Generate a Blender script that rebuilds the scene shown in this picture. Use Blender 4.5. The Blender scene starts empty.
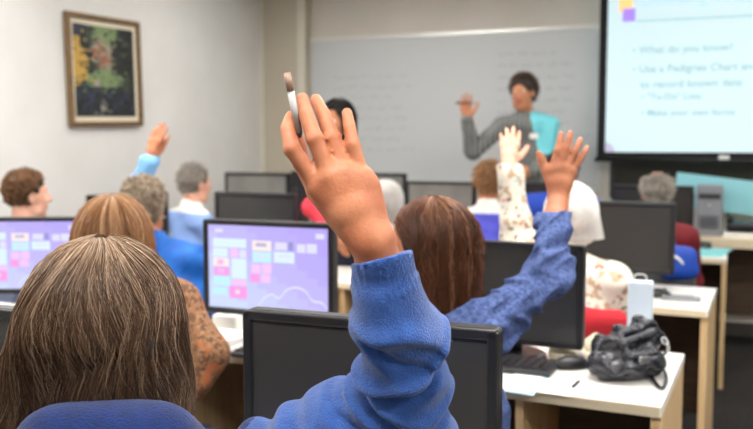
import bpy, bmesh, math, random
import numpy as np
from mathutils import Vector, Matrix

random.seed(7)
SC = bpy.context.scene
COL = SC.collection
W, H, FPX = 753, 429, 860.0
CAMZ = 1.385
YAW = math.radians(21.9)
PITCH = math.atan(72.5 / FPX)
CAM = np.array([0.0, 0.0, CAMZ])
F0 = np.array([-math.sin(YAW), math.cos(YAW), 0.0])
R0 = np.array([math.cos(YAW), math.sin(YAW), 0.0])
FW = F0 * math.cos(PITCH) + np.array([0, 0, -1.0]) * math.sin(PITCH)
UP = np.cross(R0, FW)


def ray(px, py):
    return FW + R0 * ((px - W / 2) / FPX) - UP * ((py - H / 2) / FPX)


def P(px, py, d):
    """point of the room seen at that place of the photograph, d metres deep"""
    return CAM + ray(px, py) * d


def onz(px, py, z):
    v = ray(px, py)
    return CAM + v * ((z - CAMZ) / v[2])


def ony(px, py, y):
    v = ray(px, py)
    return CAM + v * (y / v[1])


def onx(px, py, x):
    v = ray(px, py)
    return CAM + v * (x / v[0])


def lin(c):
    return tuple((x / 255 / 12.92) if x / 255 <= 0.04045 else ((x / 255 + 0.055) / 1.055) ** 2.4 for x in c)


# ------------------------------------------------------------------ materials
def mat(name, rgb, rough=0.6, spec=0.5, metal=0.0, var=None, vscale=20, bump=0.0, bscale=80, sheen=0.0,
        emit=None, estr=1.0, coat=0.0, stretch=None, detail=3):
    """rgb, var are sRGB bytes; var = second colour of a noise mix"""
    m = bpy.data.materials.new(name)
    m.use_nodes = True
    nt = m.node_tree
    b = nt.nodes['Principled BSDF']
    b.inputs['Base Color'].default_value = (*lin(rgb), 1)
    b.inputs['Roughness'].default_value = rough
    b.inputs['Specular IOR Level'].default_value = spec
    b.inputs['Metallic'].default_value = metal
    if sheen:
        b.inputs['Sheen Weight'].default_value = sheen
    if coat:
        b.inputs['Coat Weight'].default_value = coat
    if emit is not None:
        b.inputs['Emission Color'].default_value = (*lin(emit), 1)
        b.inputs['Emission Strength'].default_value = estr
    tc = nt.nodes.new('ShaderNodeTexCoord')
    src = tc.outputs['Object']
    if stretch:
        mp = nt.nodes.new('ShaderNodeMapping')
        mp.inputs['Scale'].default_value = stretch
        nt.links.new(src, mp.inputs['Vector'])
        src = mp.outputs['Vector']
    if var is not None:
        n = nt.nodes.new('ShaderNodeTexNoise')
        n.inputs['Scale'].default_value = vscale
        n.inputs['Detail'].default_value = detail
        nt.links.new(src, n.inputs['Vector'])
        cr = nt.nodes.new('ShaderNodeValToRGB')
        cr.color_ramp.elements[0].position = 0.35
        cr.color_ramp.elements[1].position = 0.65
        cr.color_ramp.elements[0].color = (*lin(rgb), 1)
        cr.color_ramp.elements[1].color = (*lin(var), 1)
        nt.links.new(n.outputs['Fac'], cr.inputs['Fac'])
        nt.links.new(cr.outputs['Color'], b.inputs['Base Color'])
    if bump:
        n2 = nt.nodes.new('ShaderNodeTexNoise')
        n2.inputs['Scale'].default_value = bscale
        n2.inputs['Detail'].default_value = 4
        nt.links.new(src, n2.inputs['Vector'])
        bp = nt.nodes.new('ShaderNodeBump')
        bp.inputs['Strength'].default_value = bump
        bp.inputs['Distance'].default_value = 0.01
        nt.links.new(n2.outputs['Fac'], bp.inputs['Height'])
        nt.links.new(bp.outputs['Normal'], b.inputs['Normal'])
    return m


def hair_mat(name, dark, mid, light, rough=0.45):
    m = bpy.data.materials.new(name)
    m.use_nodes = True
    nt = m.node_tree
    b = nt.nodes['Principled BSDF']
    b.inputs['Roughness'].default_value = rough
    b.inputs['Specular IOR Level'].default_value = 0.35
    at = nt.nodes.new('ShaderNodeAttribute')
    at.attribute_name = 'tone'
    cr = nt.nodes.new('ShaderNodeValToRGB')
    e = cr.color_ramp.elements
    e[0].position = 0.0
    e[0].color = (*lin(dark), 1)
    e[1].position = 1.0
    e[1].color = (*lin(light), 1)
    x = e.new(0.5)
    x.color = (*lin(mid), 1)
    nt.links.new(at.outputs['Fac'], cr.inputs['Fac'])
    nt.links.new(cr.outputs['Color'], b.inputs['Base Color'])
    return m


def cell_mat(name, base, cols, scale=30, thr=0.5, rough=0.8):
    """printed cloth: patches of colour scattered over a ground colour"""
    m = bpy.data.materials.new(name)
    m.use_nodes = True
    nt = m.node_tree
    b = nt.nodes['Principled BSDF']
    b.inputs['Roughness'].default_value = rough
    tc = nt.nodes.new('ShaderNodeTexCoord')
    prev = None
    for i, (c, sc, t) in enumerate(cols):
        mp = nt.nodes.new('ShaderNodeMapping')
        mp.inputs['Location'].default_value = (i * 3.1, i * 1.7, i * 2.3)
        nt.links.new(tc.outputs['Object'], mp.inputs['Vector'])
        n = nt.nodes.new('ShaderNodeTexNoise')
        n.inputs['Scale'].default_value = sc
        n.inputs['Detail'].default_value = 2
        nt.links.new(mp.outputs['Vector'], n.inputs['Vector'])
        cr = nt.nodes.new('ShaderNodeValToRGB')
        cr.color_ramp.elements[0].position = t
        cr.color_ramp.elements[1].position = t + 0.04
        cr.color_ramp.elements[0].color = (0, 0, 0, 1)
        cr.color_ramp.elements[1].color = (1, 1, 1, 1)
        nt.links.new(n.outputs['Fac'], cr.inputs['Fac'])
        mx = nt.nodes.new('ShaderNodeMix')
        mx.data_type = 'RGBA'
        mx.inputs[7].default_value = (*lin(c), 1)
        if prev is None:
            mx.inputs[6].default_value = (*lin(base), 1)
        else:
            nt.links.new(prev, mx.inputs[6])
        nt.links.new(cr.outputs['Color'], mx.inputs[0])
        prev = mx.outputs[2]
    nt.links.new(prev, b.inputs['Base Color'])
    return m


def plaid_mat(name, a, b_, c, scale=60):
    m = bpy.data.materials.new(name)
    m.use_nodes = True
    nt = m.node_tree
    b = nt.nodes['Principled BSDF']
    b.inputs['Roughness'].default_value = 0.85
    tc = nt.nodes.new('ShaderNodeTexCoord')
    prev = None
    for i, col in enumerate((b_, c)):
        w = nt.nodes.new('ShaderNodeTexWave')
        w.wave_type = 'BANDS'
        w.bands_direction = 'Z' if i == 0 else 'X'
        w.inputs['Scale'].default_value = scale / 20
        w.inputs['Distortion'].default_value = 1.0
        nt.links.new(tc.outputs['Object'], w.inputs['Vector'])
        cr = nt.nodes.new('ShaderNodeValToRGB')
        cr.color_ramp.elements[0].position = 0.5
        cr.color_ramp.elements[1].position = 0.7
        nt.links.new(w.outputs['Fac'], cr.inputs['Fac'])
        mx = nt.nodes.new('ShaderNodeMix')
        mx.data_type = 'RGBA'
        mx.inputs[7].default_value = (*lin(col), 1)
        if prev is None:
            mx.inputs[6].default_value = (*lin(a), 1)
        else:
            nt.links.new(prev, mx.inputs[6])
        nt.links.new(cr.outputs['Color'], mx.inputs[0])
        prev = mx.outputs[2]
    nt.links.new(prev, b.inputs['Base Color'])
    return m


def wood_mat(name, a, b_, rough=0.45, axis=(1, 1, 12)):
    return mat(name, a, rough, var=b_, vscale=4, stretch=axis, detail=5)


# ------------------------------------------------------------------ objects
def world_loc(o):
    v = np.zeros(3)
    while o is not None:
        v += np.array(o.location)
        o = o.parent
    return v


def tag(o, label=None, cat=None, group=None, kind=None):
    if label:
        o['label'] = label
    if cat:
        o['category'] = cat
    if group:
        o['group'] = group
    if kind:
        o['kind'] = kind
    return o


def empty(name, loc, label=None, cat=None, group=None, rotz=0.0):
    o = bpy.data.objects.new(name, None)
    o.empty_display_size = 0.1
    o.location = loc
    o.rotation_euler = (0, 0, rotz)
    COL.objects.link(o)
    return tag(o, label, cat, group)


def link_mesh(name, verts, faces, mats, parent=None, loc=None, smooth=True, midx=None, tone=None):
    """verts in the frame of the parent's origin unless loc is given, when they are world points"""
    v = np.asarray(verts, dtype=np.float64)
    if loc is not None:
        v = v - np.asarray(loc)
    me = bpy.data.meshes.new(name)
    f = np.asarray(faces) if not isinstance(faces, list) else None
    if f is not None and f.ndim == 2:
        n, k = f.shape
        me.vertices.add(len(v))
        me.vertices.foreach_set('co', v.astype(np.float32).ravel())
        me.loops.add(n * k)
        me.loops.foreach_set('vertex_index', f.astype(np.int32).ravel())
        me.polygons.add(n)
        me.polygons.foreach_set('loop_start', np.arange(0, n * k, k, dtype=np.int32))
        me.polygons.foreach_set('loop_total', np.full(n, k, dtype=np.int32))
    else:
        me.from_pydata([tuple(x) for x in v], [], [tuple(int(i) for i in q) for q in faces])
    if not isinstance(mats, (list, tuple)):
        mats = [mats]
    for m in mats:
        me.materials.append(m)
    if midx is not None:
        me.polygons.foreach_set('material_index', np.asarray(midx, dtype=np.int32))
    me.polygons.foreach_set('use_smooth', np.full(len(me.polygons), bool(smooth)))
    if tone is not None:
        at = me.attributes.new('tone', 'FLOAT', 'POINT')
        at.data.foreach_set('value', np.asarray(tone, dtype=np.float32))
    me.update(calc_edges=True)
    me.validate()
    o = bpy.data.objects.new(name, me)
    COL.objects.link(o)
    if parent is not None:
        o.parent = parent
    elif loc is not None:
        o.location = loc
    return o


def copy_tree(o, parent=None):
    c = o.copy()
    COL.objects.link(c)
    if parent is not None:
        c.parent = parent
        c.matrix_parent_inverse = o.matrix_parent_inverse.copy()
    for ch in list(o.children):
        copy_tree(ch, c)
    return c


class MB:
    """gathers hard shapes into one mesh"""

    def __init__(s):
        s.v, s.f, s.m = [], [], []

    def add(s, vs, fs, mi=0, M=None):
        n = len(s.v)
        for p in vs:
            p = Vector(p)
            s.v.append(tuple(M @ p) if M is not None else tuple(p))
        for q in fs:
            s.f.append(tuple(i + n for i in q))
            s.m.append(mi)
        return s

    def box(s, c, size, bevel=0.0, mi=0, M=None, seg=2):
        bm = bmesh.new()
        bmesh.ops.create_cube(bm, size=1.0)
        for v in bm.verts:
            v.co = Vector((v.co.x * size[0] + c[0], v.co.y * size[1] + c[1], v.co.z * size[2] + c[2]))
        if bevel:
            bmesh.ops.bevel(bm, geom=list(bm.edges), offset=bevel, segments=seg, affect='EDGES', profile=0.5)
        bm.verts.index_update()
        s.add([v.co.copy() for v in bm.verts], [[v.index for v in f.verts] for f in bm.faces], mi, M)
        bm.free()
        return s

    def rbox(s, c, size, r, bevel=0.0, mi=0, M=None, n=5):
        """plate with rounded outline in x,z, thickness along y"""
        w, t, h = size
        pts = []
        for cx, cz, a0 in ((w / 2 - r, h / 2 - r, 0), (-w / 2 + r, h / 2 - r, 90), (-w / 2 + r, -h / 2 + r, 180), (w / 2 - r, -h / 2 + r, 270)):
            for i in range(n + 1):
                a = math.radians(a0 + 90 * i / n)
                pts.append((cx + r * math.cos(a), cz + r * math.sin(a)))
        k = len(pts)
        rings = [(-t / 2, bevel), (-t / 2 + bevel, 0), (t / 2 - bevel, 0), (t / 2, bevel)] if bevel else [(-t / 2, 0), (t / 2, 0)]
        vs = []
        for y, ins in rings:
            for x, z in pts:
                sx, sz = (1 - ins / (w / 2)), (1 - ins / (h / 2))
                vs.append((c[0] + x * sx, c[1] + y, c[2] + z * sz))
        fs = [list(range(k))]
        for j in range(len(rings) - 1):
            for i in range(k):
                fs.append([j * k + i, j * k + (i + 1) % k, (j + 1) * k + (i + 1) % k, (j + 1) * k + i][::-1])
        fs.append(list(range((len(rings) - 1) * k, len(rings) * k))[::-1])
        return s.add(vs, fs, mi, M)

    def cyl(s, a, b, r1, r2=None, n=20, mi=0, cap=True):
        r2 = r1 if r2 is None else r2
        a, b = Vector(a), Vector(b)
        z = (b - a).normalized()
        x = z.orthogonal().normalized()
        y = z.cross(x)
        vs = []
        for p, r in ((a, r1), (b, r2)):
            for i in range(n):
                t = 2 * math.pi * i / n
                vs.append(p + x * (r * math.cos(t)) + y * (r * math.sin(t)))
        fs = [[i, (i + 1) % n, n + (i + 1) % n, n + i] for i in range(n)]
        if cap:
            fs += [list(range(n))[::-1], list(range(n, 2 * n))]
        return s.add(vs, fs, mi)

    def tube(s, path, r, n=8, mi=0):
        path = [Vector(p) for p in path]
        rr = r if isinstance(r, (list, tuple)) else [r] * len(path)
        vs = []
        prev = None
        for i, p in enumerate(path):
            t = (path[min(i + 1, len(path) - 1)] - path[max(i - 1, 0)]).normalized()
            if prev is None:
                x = t.orthogonal().normalized()
            else:
                x = (prev - t * prev.dot(t)).normalized()
            prev = x
            y = t.cross(x)
            for k in range(n):
                a = 2 * math.pi * k / n
                vs.append(p + x * (rr[i] * math.cos(a)) + y * (rr[i] * math.sin(a)))
        fs = []
        for i in range(len(path) - 1):
            for k in range(n):
                fs.append([i * n + k, i * n + (k + 1) % n, (i + 1) * n + (k + 1) % n, (i + 1) * n + k])
        fs += [list(range(n))[::-1], list(range((len(path) - 1) * n, len(path) * n))]
        return s.add(vs, fs, mi)

    def build(s, name, mats, parent=None, loc=None, smooth=False):
        o = link_mesh(name, np.array(s.v), s.f, mats, parent, loc, smooth, s.m)
        return o


def smooth_path(pts, n=6):
    pts = [np.array(p, float) for p in pts]
    q = [pts[0]] + pts + [pts[-1]]
    out = []
    for i in range(1, len(q) - 2):
        for k in range(n):
            t = k / n
            a, b, c, d = q[i - 1], q[i], q[i + 1], q[i + 2]
            out.append(0.5 * ((2 * b) + (c - a) * t + (2 * a - 5 * b + 4 * c - d) * t * t + (3 * b - a - 3 * c + d) * t ** 3))
    out.append(pts[-1])
    return out


# ------------------------------------------------------------------ organic surfaces
def unit(v):
    v = np.asarray(v, float)
    return v / (np.linalg.norm(v) + 1e-12)


class Field:
    """signed distance field on a grid, meshed by surface nets"""

    def __init__(s, lo, hi, vox):
        s.lo = np.asarray(lo, float)
        s.v = vox
        s.n = np.ceil((np.asarray(hi, float) - s.lo) / vox).astype(int) + 1
        s.a = np.full(tuple(s.n), 0.05, np.float32)

    def window(s, lo, hi):
        i0 = np.clip(np.floor((np.asarray(lo) - s.lo) / s.v).astype(int), 0, s.n)
        i1 = np.clip(np.ceil((np.asarray(hi) - s.lo) / s.v).astype(int) + 1, 0, s.n)
        if np.any(i1 <= i0):
            return None
        sl = tuple(slice(a, b) for a, b in zip(i0, i1))
        g = [((np.arange(a, b) * s.v) + s.lo[k]).astype(np.float32) for k, (a, b) in enumerate(zip(i0, i1))]
        return sl, g[0][:, None, None], g[1][None, :, None], g[2][None, None, :]

    def put(s, sl, d, k, op='u'):
        a = s.a[sl]
        if op == 'u':
            if k > 0:
                h = np.maximum(k - np.abs(a - d), 0) / k
                s.a[sl] = np.minimum(a, d) - h * h * k * 0.25
            else:
                s.a[sl] = np.minimum(a, d)
        else:
            if k > 0:
                h = np.maximum(k - np.abs(a + d), 0) / k
                s.a[sl] = np.maximum(a, -d) + h * h * k * 0.25
            else:
                s.a[sl] = np.maximum(a, -d)

    def cone(s, a, b, ra, rb=None, k=0.02, flat=None, op='u'):
        rb = ra if rb is None else rb
        a, b = np.asarray(a, float), np.asarray(b, float)
        m = max(ra, rb) * (flat[1] if flat and flat[1] > 1 else 1) + k + 3 * s.v
        w = s.window(np.minimum(a, b) - m, np.maximum(a, b) + m)
        if w is None:
            return
        sl, X, Y, Z = w
        ba = b - a
        L2 = max(float(ba @ ba), 1e-12)
        t = np.clip(((X - a[0]) * ba[0] + (Y - a[1]) * ba[1] + (Z - a[2]) * ba[2]) / L2, 0, 1)
        dx, dy, dz = X - a[0] - t * ba[0], Y - a[1] - t * ba[1], Z - a[2] - t * ba[2]
        r2 = dx * dx + dy * dy + dz * dz
        if flat:
            ax, q = unit(flat[0]), flat[1]
            c = dx * ax[0] + dy * ax[1] + dz * ax[2]
            r2 = r2 + c * c * (1 / q ** 2 - 1)
        s.put(sl, (np.sqrt(np.maximum(r2, 0)) - (ra + (rb - ra) * t)).astype(np.float32), k, op)

    def ell(s, c, r, axes=None, k=0.02, op='u'):
        c, r = np.asarray(c, float), np.asarray(r, float)
        A = np.eye(3) if axes is None else np.array([unit(x) for x in axes])
        ext = np.sqrt(((A * r[:, None]) ** 2).sum(0)) + k + 3 * s.v
        w = s.window(c - ext, c + ext)
        if w is None:
            return
        sl, X, Y, Z = w
        X, Y, Z = X - c[0], Y - c[1], Z - c[2]
        k0 = k1 = 0
        for i in range(3):
            q = X * A[i, 0] + Y * A[i, 1] + Z * A[i, 2]
            k0 = k0 + (q / r[i]) ** 2
            k1 = k1 + (q / r[i] ** 2) ** 2
        k0, k1 = np.sqrt(k0), np.sqrt(k1)
        s.put(sl, (k0 * (k0 - 1) / (k1 + 1e-6)).astype(np.float32), k, op)

    def disp(s, fn, band=0.03):
        idx = np.argwhere(np.abs(s.a) < band)
        if len(idx):
            p = idx * s.v + s.lo
            s.a[tuple(idx.T)] -= fn(p).astype(np.float32)

    def cut(s, point, normal):
        """remove everything on the side the normal points to"""
        g = [np.arange(n) * s.v + s.lo[i] - point[i] for i, n in enumerate(s.n)]
        d = g[0][:, None, None] * normal[0] + g[1][None, :, None] * normal[1] + g[2][None, None, :] * normal[2]
        s.a = np.maximum(s.a, d.astype(np.float32))

    def mesh(s):
        a = s.a
        a = np.pad(a, 1, constant_values=0.05)
        lo = s.lo - s.v
        sg = a < 0
        n = np.array(a.shape) - 1
        cnt = np.zeros(tuple(n), np.int8)
        for i in (0, 1):
            for j in (0, 1):
                for k in (0, 1):
                    cnt += sg[i:i + n[0], j:j + n[1], k:k + n[2]]
        act = (cnt > 0) & (cnt < 8)
        ci = np.argwhere(act)
        vid = np.full(tuple(n), -1, np.int64)
        vid[tuple(ci.T)] = np.arange(len(ci))
        acc = np.zeros((len(ci), 3))
        num = np.zeros(len(ci))
        cor = [(i, j, k) for i in (0, 1) for j in (0, 1) for k in (0, 1)]
        val = {c: a[ci[:, 0] + c[0], ci[:, 1] + c[1], ci[:, 2] + c[2]] for c in cor}
        for c in cor:
            for ax in range(3):
                if c[ax]:
                    continue
                e = list(c)
                e[ax] = 1
                e = tuple(e)
                v0, v1 = val[c], val[e]
                x = (v0 < 0) != (v1 < 0)
                t = np.where(x, v0 / np.where(x, v0 - v1, 1), 0)
                pt = np.tile(np.array(c, float), (len(ci), 1))
                pt[:, ax] += t
                acc += pt * x[:, None]
                num += x
        verts = (ci + acc / num[:, None]) * s.v + lo
        faces = []
        for ax in range(3):
            b, c = [(1, 2), (2, 0), (0, 1)][ax]
            s0 = [slice(None)] * 3
            s1 = [slice(None)] * 3
            s0[ax] = slice(0, -1)
            s1[ax] = slice(1, None)
            A0, A1 = sg[tuple(s0)], sg[tuple(s1)]
            x = A0 != A1
            ed = np.argwhere(x)
            ok = (ed[:, b] > 0) & (ed[:, c] > 0) & (ed[:, b] < n[b]) & (ed[:, c] < n[c])
            ed = ed[ok]
            ins = A0[tuple(ed.T)]
            q = []
            for db, dc in ((0, 0), (1, 0), (1, 1), (0, 1)):
                e = ed.copy()
                e[:, b] -= db
                e[:, c] -= dc
                q.append(vid[tuple(e.T)])
            q = np.stack(q, 1)
            q[~ins] = q[~ins][:, ::-1]
            faces.append(q)
        return verts, np.concatenate(faces)


def wobble(seed, freq, amp, n=6):
    rs = np.random.RandomState(seed)
    K = rs.normal(size=(n, 3))
    K = K / np.linalg.norm(K, axis=1)[:, None] * freq * rs.uniform(0.6, 1.5, (n, 1))
    ph = rs.uniform(0, 6.28, n)

    def fn(p):
        q = p + 0.3 / freq * np.sin(p[:, [1, 2, 0]] * freq * 0.9 + ph[:3])
        return amp * np.sin(q @ K.T + ph).sum(1) / math.sqrt(n)
    return fn
# ------------------------------------------------------------------ people
UPZ = np.array([0, 0, 1.0])


def frame(yaw):
    """forward and right of somebody who faces yaw degrees clockwise from the front wall"""
    a = math.radians(yaw)
    return np.array([math.sin(a), math.cos(a), 0.0]), np.array([math.cos(a), -math.sin(a), 0.0])


def hand_joints(wrist, d, palm, side, L=0.175, curl=0.25, spread=1.0, thumb_out=0.8):
    """five joint chains. d: wrist to fingertips, palm: where the palm faces, side: +1 when d x palm points to the thumb"""
    d = unit(d)
    palm = unit(palm - d * (d @ palm))
    th = np.cross(d, palm) * side
    s = L / 0.175
    out = []
    for k, (off, base, ln, sp) in enumerate(((0.028, 0.086, 0.068, 0.16), (0.009, 0.092, 0.077, 0.05),
                                            (-0.010, 0.088, 0.071, -0.07), (-0.028, 0.079, 0.055, -0.2))):
        p = wrist + d * base * s + th * off * s
        dirv = unit(d + th * sp * spread)
        a = 0.25 * curl
        ch = [p]
        for fr in (0.46, 0.30, 0.24):
            q = dirv * math.cos(a) + palm * math.sin(a)
            p = p + q * ln * fr * s
            ch.append(p)
            a += curl
        out.append(ch)
    t0 = wrist + d * 0.022 * s + th * 0.016 * s + palm * 0.008 * s
    tdir = unit(d * 0.75 + th * thumb_out + palm * 0.35)
    t1 = t0 + tdir * 0.046 * s
    tdir = unit(tdir + d * 0.35)
    t2 = t1 + tdir * 0.034 * s
    t3 = t2 + unit(tdir + d * 0.25) * 0.026 * s
    return out, [t0, t1, t2, t3]


def add_hand(F, wrist, fingers, thumb, s=1.0, palm=None):
    n = unit(np.cross(fingers[0][0] - wrist, fingers[3][0] - wrist)) if palm is None else unit(palm)
    r0 = (0.0093, 0.0095, 0.0091, 0.0080)
    for i, ch in enumerate(fingers):
        F.cone(wrist + (ch[0] - wrist) * 0.12, ch[0], 0.0135 * s, 0.0118 * s, 0.016)       # the palm's bones
        r = r0[i] * s
        rr = [r * 1.08, r * 1.0, r * 0.9, r * 0.78]
        for j in range(len(ch) - 1):
            F.cone(ch[j], ch[j + 1], rr[j], rr[j + 1], 0.0012)
        F.ell(ch[1], (r * 1.10,) * 3, None, 0.0012)
        F.ell(ch[0] - n * 0.002, (r * 1.22,) * 3, None, 0.006)
    for i in range(3):
        F.cone((fingers[i][0] + wrist) / 2, (fingers[i + 1][0] + wrist) / 2, 0.0135 * s, 0.0135 * s, 0.014)
    r = 0.0108 * s
    F.cone(wrist, thumb[1], 0.0165 * s, 0.0135 * s, 0.016)
    F.cone(thumb[1], thumb[2], r * 1.1, r * 0.98, 0.004)
    F.cone(thumb[2], thumb[3], r * 0.98, r * 0.75, 0.004)


def creases(arms_):
    """slanting folds of a sleeve along each given stretch of an arm"""
    def fn(p):
        o = np.zeros(len(p))
        for a, b, fr, amp, tilt, ph in arms_:
            u = unit(b - a)
            ln = np.linalg.norm(b - a)
            t = (p - a) @ u
            q = (p - a) - t[:, None] * u
            w = np.clip((t + 0.02) / 0.03, 0, 1) * np.clip((ln + 0.02 - t) / 0.03, 0, 1) * np.clip((0.10 - np.linalg.norm(q, axis=1)) / 0.03, 0, 1)
            k = q @ unit(np.cross(u, FW))
            sn = np.sin((t + tilt * k) * fr + ph + 1.3 * np.sin(k * 70 + t * 30))
            o += w * amp * (1 - 2 * np.abs(sn) ** 0.7)
        return o
    return fn


def add_head(F, C, f, r, u, sc=1.0):
    B = lambda x, y, z: C + (r * x + f * y + u * z) * sc
    ax = (r, f, u)
    E = lambda x, y, z, a, b, c, k=0.015, op='u': F.ell(B(x, y, z), np.array((a, b, c)) * sc, ax, k, op)
    E(0, -0.012, 0.022, 0.073, 0.092, 0.088, 0.01)          # skull
    E(0, 0.028, -0.035, 0.060, 0.060, 0.082, 0.03)          # face
    F.cone(B(-0.035, 0.03, -0.085), B(0.035, 0.03, -0.085), 0.026 * sc, 0.026 * sc, 0.03)
    E(0, 0.066, -0.105, 0.022, 0.018, 0.015, 0.02)          # chin
    for sx in (-1, 1):
        E(sx * 0.036, 0.064, -0.030, 0.020, 0.016, 0.018, 0.02)       # cheekbone
        E(sx * 0.031, 0.094, 0.004, 0.016, 0.012, 0.010, 0.014, 's')  # eye socket
        E(sx * 0.030, 0.076, 0.022, 0.022, 0.010, 0.006, 0.012)       # brow
        E(sx * 0.0745, -0.006, -0.012, 0.008, 0.017, 0.030, 0.008)    # ear
        E(sx * 0.081, 0.0, -0.010, 0.005, 0.009, 0.015, 0.004, 's')
    F.cone(B(0, 0.083, 0.012), B(0, 0.105, -0.030), 0.008 * sc, 0.0115 * sc, 0.010)   # nose
    for sx in (-1, 1):
        E(sx * 0.011, 0.094, -0.033, 0.008, 0.009, 0.007, 0.006)
    F.cone(B(-0.016, 0.082, -0.062), B(0.016, 0.082, -0.062), 0.0065 * sc, 0.0065 * sc, 0.007)   # lips
    F.cone(B(-0.013, 0.081, -0.071), B(0.013, 0.081, -0.071), 0.0070 * sc, 0.0070 * sc, 0.007)
    F.cone(B(-0.020, 0.092, -0.0665), B(0.020, 0.092, -0.0665), 0.0018 * sc, 0.0018 * sc, 0.003, op='s')


def build_person(label, C, yaw, skin, top, bottom, shoe, hair, top_name='sweater', head_yaw=None, head_tilt=(0, 0), vox=0.006,
                 arms=None, sh_up=0.0, lean=0.04, stand=False, torso_shift=(0, 0), group=None, seed=0, sleeve_puff=0.0,
                 short_sleeve=False, folds=0.003, shirt_disp=None, collar=None, top2=None, iris=(70, 50, 35), hsc=1.0,
                 cat='person', lip=None, rib=None, fold_freq=55):
    """one person: the body is one surface; hair, eyes and clothes are its children"""
    f, r = frame(yaw)
    hf, hr = frame(yaw if head_yaw is None else head_yaw)
    hu = unit(UPZ + hf * head_tilt[0] + hr * head_tilt[1])
    hf = unit(hf - hu * (hf @ hu))
    hr = np.cross(hf, hu)
    C = np.asarray(C, float)
    ts = r * torso_shift[0] + f * torso_shift[1]
    N = C - hu * 0.185 - hf * 0.022
    N = N + ts * 0.3
    chest = N - UPZ * 0.20 - f * (0.015 + lean * 0.6) + ts * 0.5
    hz = (C[2] * 0.575) if stand else 0.545
    hips = np.array([chest[0], chest[1], hz]) - f * lean
    if stand:
        hips = np.array([chest[0], chest[1], hz])
    shz = N[2] - 0.045 + sh_up
    sh = {}
    for nm, sx in (('L', -1), ('R', 1)):
        q = N + r * sx * 0.158 - f * 0.02 + ts * 0.2
        sh[nm] = np.array([q[0], q[1], shz])
    arms = dict(arms or {})
    A = {}
    for nm, sx in (('L', -1), ('R', 1)):
        a = arms.get(nm)
        if a is None or a == 'rest':
            if stand:
                el = sh[nm] + r * sx * 0.06 - UPZ * 0.27 - f * 0.03
                wr = el - UPZ * 0.22 + f * 0.07
                a = dict(elbow=el, wrist=wr, d=-UPZ + f * 0.15, palm=-r * sx, curl=0.35)
            else:
                el = sh[nm] + r * sx * 0.035 - UPZ * 0.24 + f * 0.08
                wr = hips + r * sx * 0.12 + f * 0.25 + UPZ * 0.10
                a = dict(elbow=el, wrist=wr, d=f - r * sx * 0.25 - UPZ * 0.15, palm=-UPZ, curl=0.3)
        if 'sh' in a:
            sh[nm] = np.asarray(a['sh'])
        A[nm] = a
    # legs
    legs = {}
    for nm, sx in (('L', -1), ('R', 1)):
        hp = hips + r * sx * 0.09
        if stand:
            kn = np.array([*(hips + r * sx * 0.095 + f * 0.01)[:2], hz * 0.53])
            an = np.array([*(hips + r * sx * 0.10 - f * 0.015)[:2], 0.085])
        else:
            kn = np.array([*(hips + r * sx * 0.12 + f * 0.40)[:2], 0.50])
            an = np.array([*(hips + r * sx * 0.12 + f * 0.37)[:2], 0.085])
        toe = an + f * 0.155 - UPZ * 0.058
        legs[nm] = (hp, kn, an, toe)
    pts = [C + UPZ * 0.2, hips - f * 0.2, hips] + [C + hf * 0.2, C - hf * 0.2, C + hr * 0.2, C - hr * 0.2]
    for nm in 'LR':
        pts += list(legs[nm]) + [sh[nm], np.asarray(A[nm]['elbow']), np.asarray(A[nm]['wrist'])]
        if 'fingers' in A[nm]:
            for ch in A[nm]['fingers']:
                pts += list(ch)
        else:
            pts.append(np.asarray(A[nm]['wrist']) + unit(A[nm]['d']) * 0.2)
    pts = np.array(pts)
    lo, hi = pts.min(0) - 0.14, pts.max(0) + 0.14
    lo[2] = -0.02
    root_loc = np.array([hips[0], hips[1], 0.0])

    def torso(F, g):
        F.ell(hips, (0.155 + g, 0.112 + g, 0.10 + g), (r, f, UPZ), 0.05)
        F.cone(hips + UPZ * 0.06, chest - UPZ * 0.05, 0.105 + g, 0.108 + g, 0.06, flat=(r, 1.28))
        F.ell(chest, (0.150 + g, 0.102 + g, 0.165 + g), (r, f, UPZ), 0.05)
        F.cone(sh['L'] * 0.86 + sh['R'] * 0.14, sh['R'] * 0.86 + sh['L'] * 0.14, 0.052 + g, 0.052 + g, 0.06)
        for nm in 'LR':
            F.cone(N + UPZ * 0.02 - f * 0.01, sh[nm], 0.042 + g * 0.8, 0.046 + g, 0.05)

    def sleeve(F, nm, g, g2, upto=1.0):
        a = A[nm]
        el, wr = np.asarray(a['elbow']), np.asarray(a['wrist'])
        F.cone(sh[nm], el, 0.047 + g, 0.040 + g2, 0.03)
        if upto > 0:
            F.cone(el, el + (wr - el) * upto, 0.040 + g2, 0.027 + g2 * 0.8 + (1 - upto) * 0.01, 0.02)

    # --- body
    F = Field(lo, hi, vox)
    torso(F, -0.006)
    F.cone(N - UPZ * 0.03 - f * 0.005, C - hu * 0.06 - hf * 0.025, 0.054, 0.050, 0.035)
    add_head(F, C, hf, hr, hu, hsc)
    for nm in 'LR':
        a = A[nm]
        sleeve(F, nm, -0.006, -0.002, 0.45 if a.get('nosleeve') else 1.0)
        wr = np.asarray(a['wrist'])
        if 'fingers' in a:
            fg, th = a['fingers'], a['thumb']
        else:
            fg, th = hand_joints(wr, np.asarray(a['d'], float), np.asarray(a['palm'], float), a.get('side', -1 if nm == 'L' else 1),
                                 a.get('L', 0.172), a.get('curl', 0.25), a.get('spread', 1.0), a.get('thumb', 0.8))
        if 'forearm' in a:
            for p0, p1, ra, rb, fl in a['forearm']:
                F.cone(p0, p1, ra, rb, 0.015, flat=fl)
        add_hand(F, wr, fg, th, a.get('hs', 1.0), a.get('palm'))
        hp, kn, an, toe = legs[nm]
        F.cone(hp, kn, 0.080, 0.052, 0.04)
        F.cone(kn, an, 0.050, 0.034, 0.02)
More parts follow.
